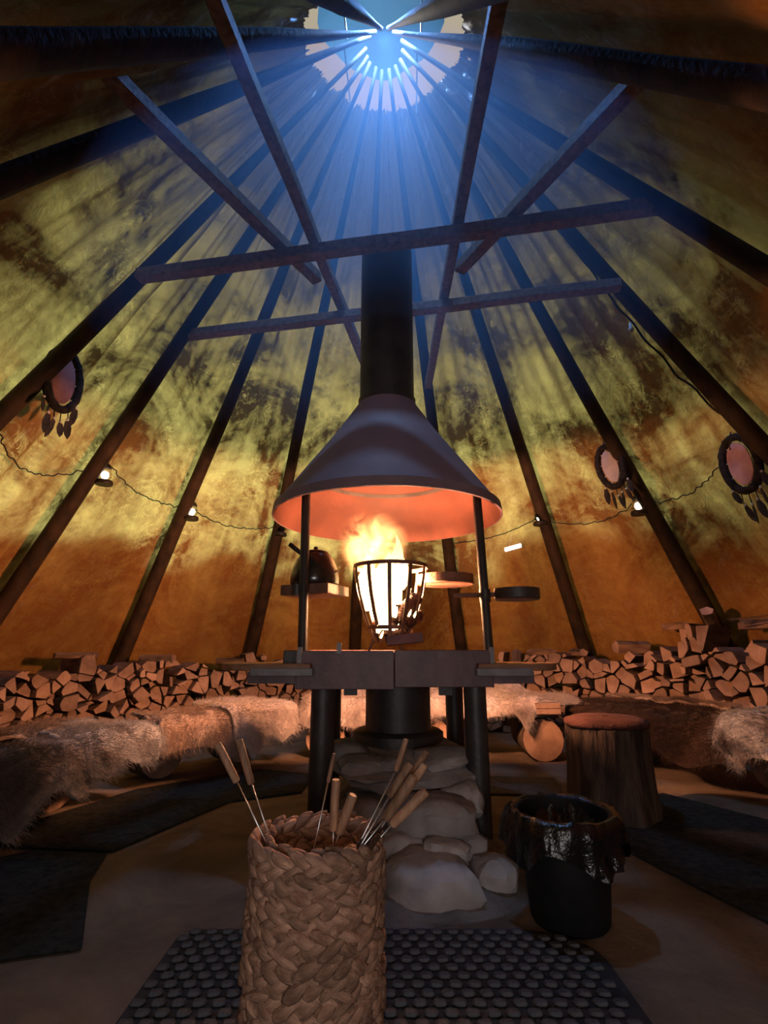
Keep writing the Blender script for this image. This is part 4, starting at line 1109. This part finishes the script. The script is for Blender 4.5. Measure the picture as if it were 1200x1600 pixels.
mb = MB(); mb.lathe([(0.004, 0), (0.020, 0.008), (0.022, 0.03), (0.012, 0.045), (0.012, 0.08), (0.004, 0.082)], 14, capb=True, capt=True)
o = mb.build('hanging_bulb', M['bead'], smooth=True); o.location = on_cone(82.4, 3.33, 0.07); tag(o, 'small unlit white bulb hanging from the black cable', 'bulb')
mb = MB(); mb.box((0, 0, 0), (0.20, 0.03, 0.05)); o = mb.build('bright_strip', M['strip']); o.location = on_cone(30.6, 2.03, 0.03); o.rotation_euler = (R(-34), R(-10), -R(30.6)); bevel(o, 0.006, 2)  # small white strip on the cloth that glows by itself
tag(o, 'small glowing white strip on the canvas above the pan', 'lamp')

# ------------------------------------------------------------------ hide hoops hung on the poles
def hoop(loc, rz, w, h, label, tilt=0.0, tas=6, seed=0, roll=0.0, disc='hide_pink'):
    t = thing('hide_hoop', label, 'wall hanging', loc, rz, 'fur-wrapped hoops with hide and feathers'); t.rotation_euler = (tilt, roll, rz)
    n = 40; r2 = random.Random(seed)
    mb = MB(); vs = []; fs = []; m_ = 8
    for i in range(n):
        a = 2*math.pi*i/n; rr = 0.030*(1+0.25*nz(i*0.9, seed))
        for j in range(m_):
            b_ = 2*math.pi*j/m_
            vs.append(((w/2+rr*math.cos(b_))*math.cos(a), rr*math.sin(b_), (h/2+rr*math.cos(b_))*math.sin(a)))
    for i in range(n):
        for j in range(m_):
            i2, j2 = (i+1) % n, (j+1) % m_; fs.append((i*m_+j, i2*m_+j, i2*m_+j2, i*m_+j2))
    mb.add(vs, fs); mb.build('hoop_ring', M['hoopfur'], t, smooth=True)
    mb = MB(); vs = []; k = 28
    pl = [((w/2-0.045)*math.cos(2*math.pi*i/k)*(1+0.05*nz(i*0.7, seed)), (h/2-0.045)*math.sin(2*math.pi*i/k)*(1+0.05*nz(i*0.7, seed+3))) for i in range(k)]
    vs = [(x, -0.006, z) for x, z in pl]+[(x, 0.006, z) for x, z in pl]
    mb.add(vs, [tuple(range(k)), tuple(range(2*k-1, k-1, -1))]+[(i, i+k, (i+1) % k+k, (i+1) % k) for i in range(k)])
    mb.build('hide_disc', M[disc], t)
    for i in range(k // 3):                                       # lacing between hide and ring
        a = 2*math.pi*i/(k//3); mb = MB()
        mb.tube([((w/2-0.05)*math.cos(a), 0, (h/2-0.05)*math.sin(a)), ((w/2-0.01)*math.cos(a+.1), 0, (h/2-0.01)*math.sin(a+.1))], 0.004, 5); mb.build('lacing', M['bead'], t)
    mb = MB(); mb.tube([(0, 0, h/2), (0.01, 0.02, h/2+0.06), (0.03, 0.05, h/2+0.12)], 0.005, 5); mb.build('hanging_loop', M['cable'], t)
    for i in range(tas):
        x = (i/(tas-1)-0.5)*w*0.95; z0 = -h/2*math.sqrt(max(0, 1-(2*x/w)**2))-0.01; ln = r2.uniform(0.06, 0.14)
        mb = MB(); mb.tube([(x, 0, z0), (x+r2.uniform(-.01, .01), -0.01, z0-ln)], 0.004, 5); c_ = mb.build('tassel_cord', M['cable'], t)
        mb = MB(); mb.lathe([(0.003, 0), (0.011, 0.008), (0.011, 0.014), (0.003, 0.022)], 8, capb=True, capt=True); bb = mb.build('bead', M['bead'], c_, smooth=True); bb.location = (x, -0.01, z0-ln)
        fl_ = r2.uniform(0.11, 0.17); mb = MB(); fp = [(0, 0), (0.014, 0.03), (0.024, 0.4), (0.018, 0.75), (0, 1.0), (-0.018, 0.75), (-0.024, 0.4), (-0.014, 0.03)]
        fp = [(px*1.1, -q*fl_) for px, q in fp]
        vs = [(px, -0.002, pz) for px, pz in fp]+[(px, 0.002, pz) for px, pz in fp]; k2 = len(fp)
        mb.add(vs, [tuple(range(k2)), tuple(range(2*k2-1, k2-1, -1))]+[(q, q+k2, (q+1) % k2+k2, (q+1) % k2) for q in range(k2)])
        f_ = mb.build('feather', M['feather'], t); f_.location = (x, -0.012, z0-ln); f_.rotation_euler = (R(r2.uniform(-8, 8)), R(r2.uniform(-14, 14)), R(r2.uniform(-40, 40)))
    return t
hoop((-2.34, 3.36, 2.80), R(80), 0.30, 0.46, 'fur-wrapped hoop with pink hide hanging on the left pole', seed=2, roll=R(0), disc='hide_dark')
hoop((2.115, 4.51, 2.55), R(-58), 0.24, 0.42, 'fur-wrapped hoop with pale hide hanging beside the lantern pole on the right', tilt=R(0), seed=5, roll=-R(14), disc='hide_pale')
hoop((2.66, 3.60, 2.24), R(-78), 0.28, 0.44, 'fur-wrapped hoop with bright pink hide cut by the right edge', seed=9, roll=-R(12))

# ------------------------------------------------------------------ smoke gathered under the roof
m = bpy.data.materials.new('blue_wood_smoke'); m.use_nodes = True; nt = m.node_tree
nt.nodes.remove(nt.nodes['Principled BSDF'])
vsn = nt.nodes.new('ShaderNodeVolumeScatter'); vsn.inputs['Color'].default_value = (0.30, 0.56, 1.0, 1); vsn.inputs['Density'].default_value = 0.27; vsn.inputs['Anisotropy'].default_value = 0.25
nt.links.new(vsn.outputs[0], nt.nodes['Material Output'].inputs['Volume'])
mb = MB(); mb.lathe([(rcone(3.0)-0.25, 3.0), (rcone(5.2)-0.14, 5.2), (rcone(5.6)-0.16, 5.6)], 48, capb=True, capt=True)
o = mb.build('smoke_haze', m, loc=(0, CY, 0)); tag(o, 'bluish wood smoke hanging under the tent top', 'smoke', kind='stuff')
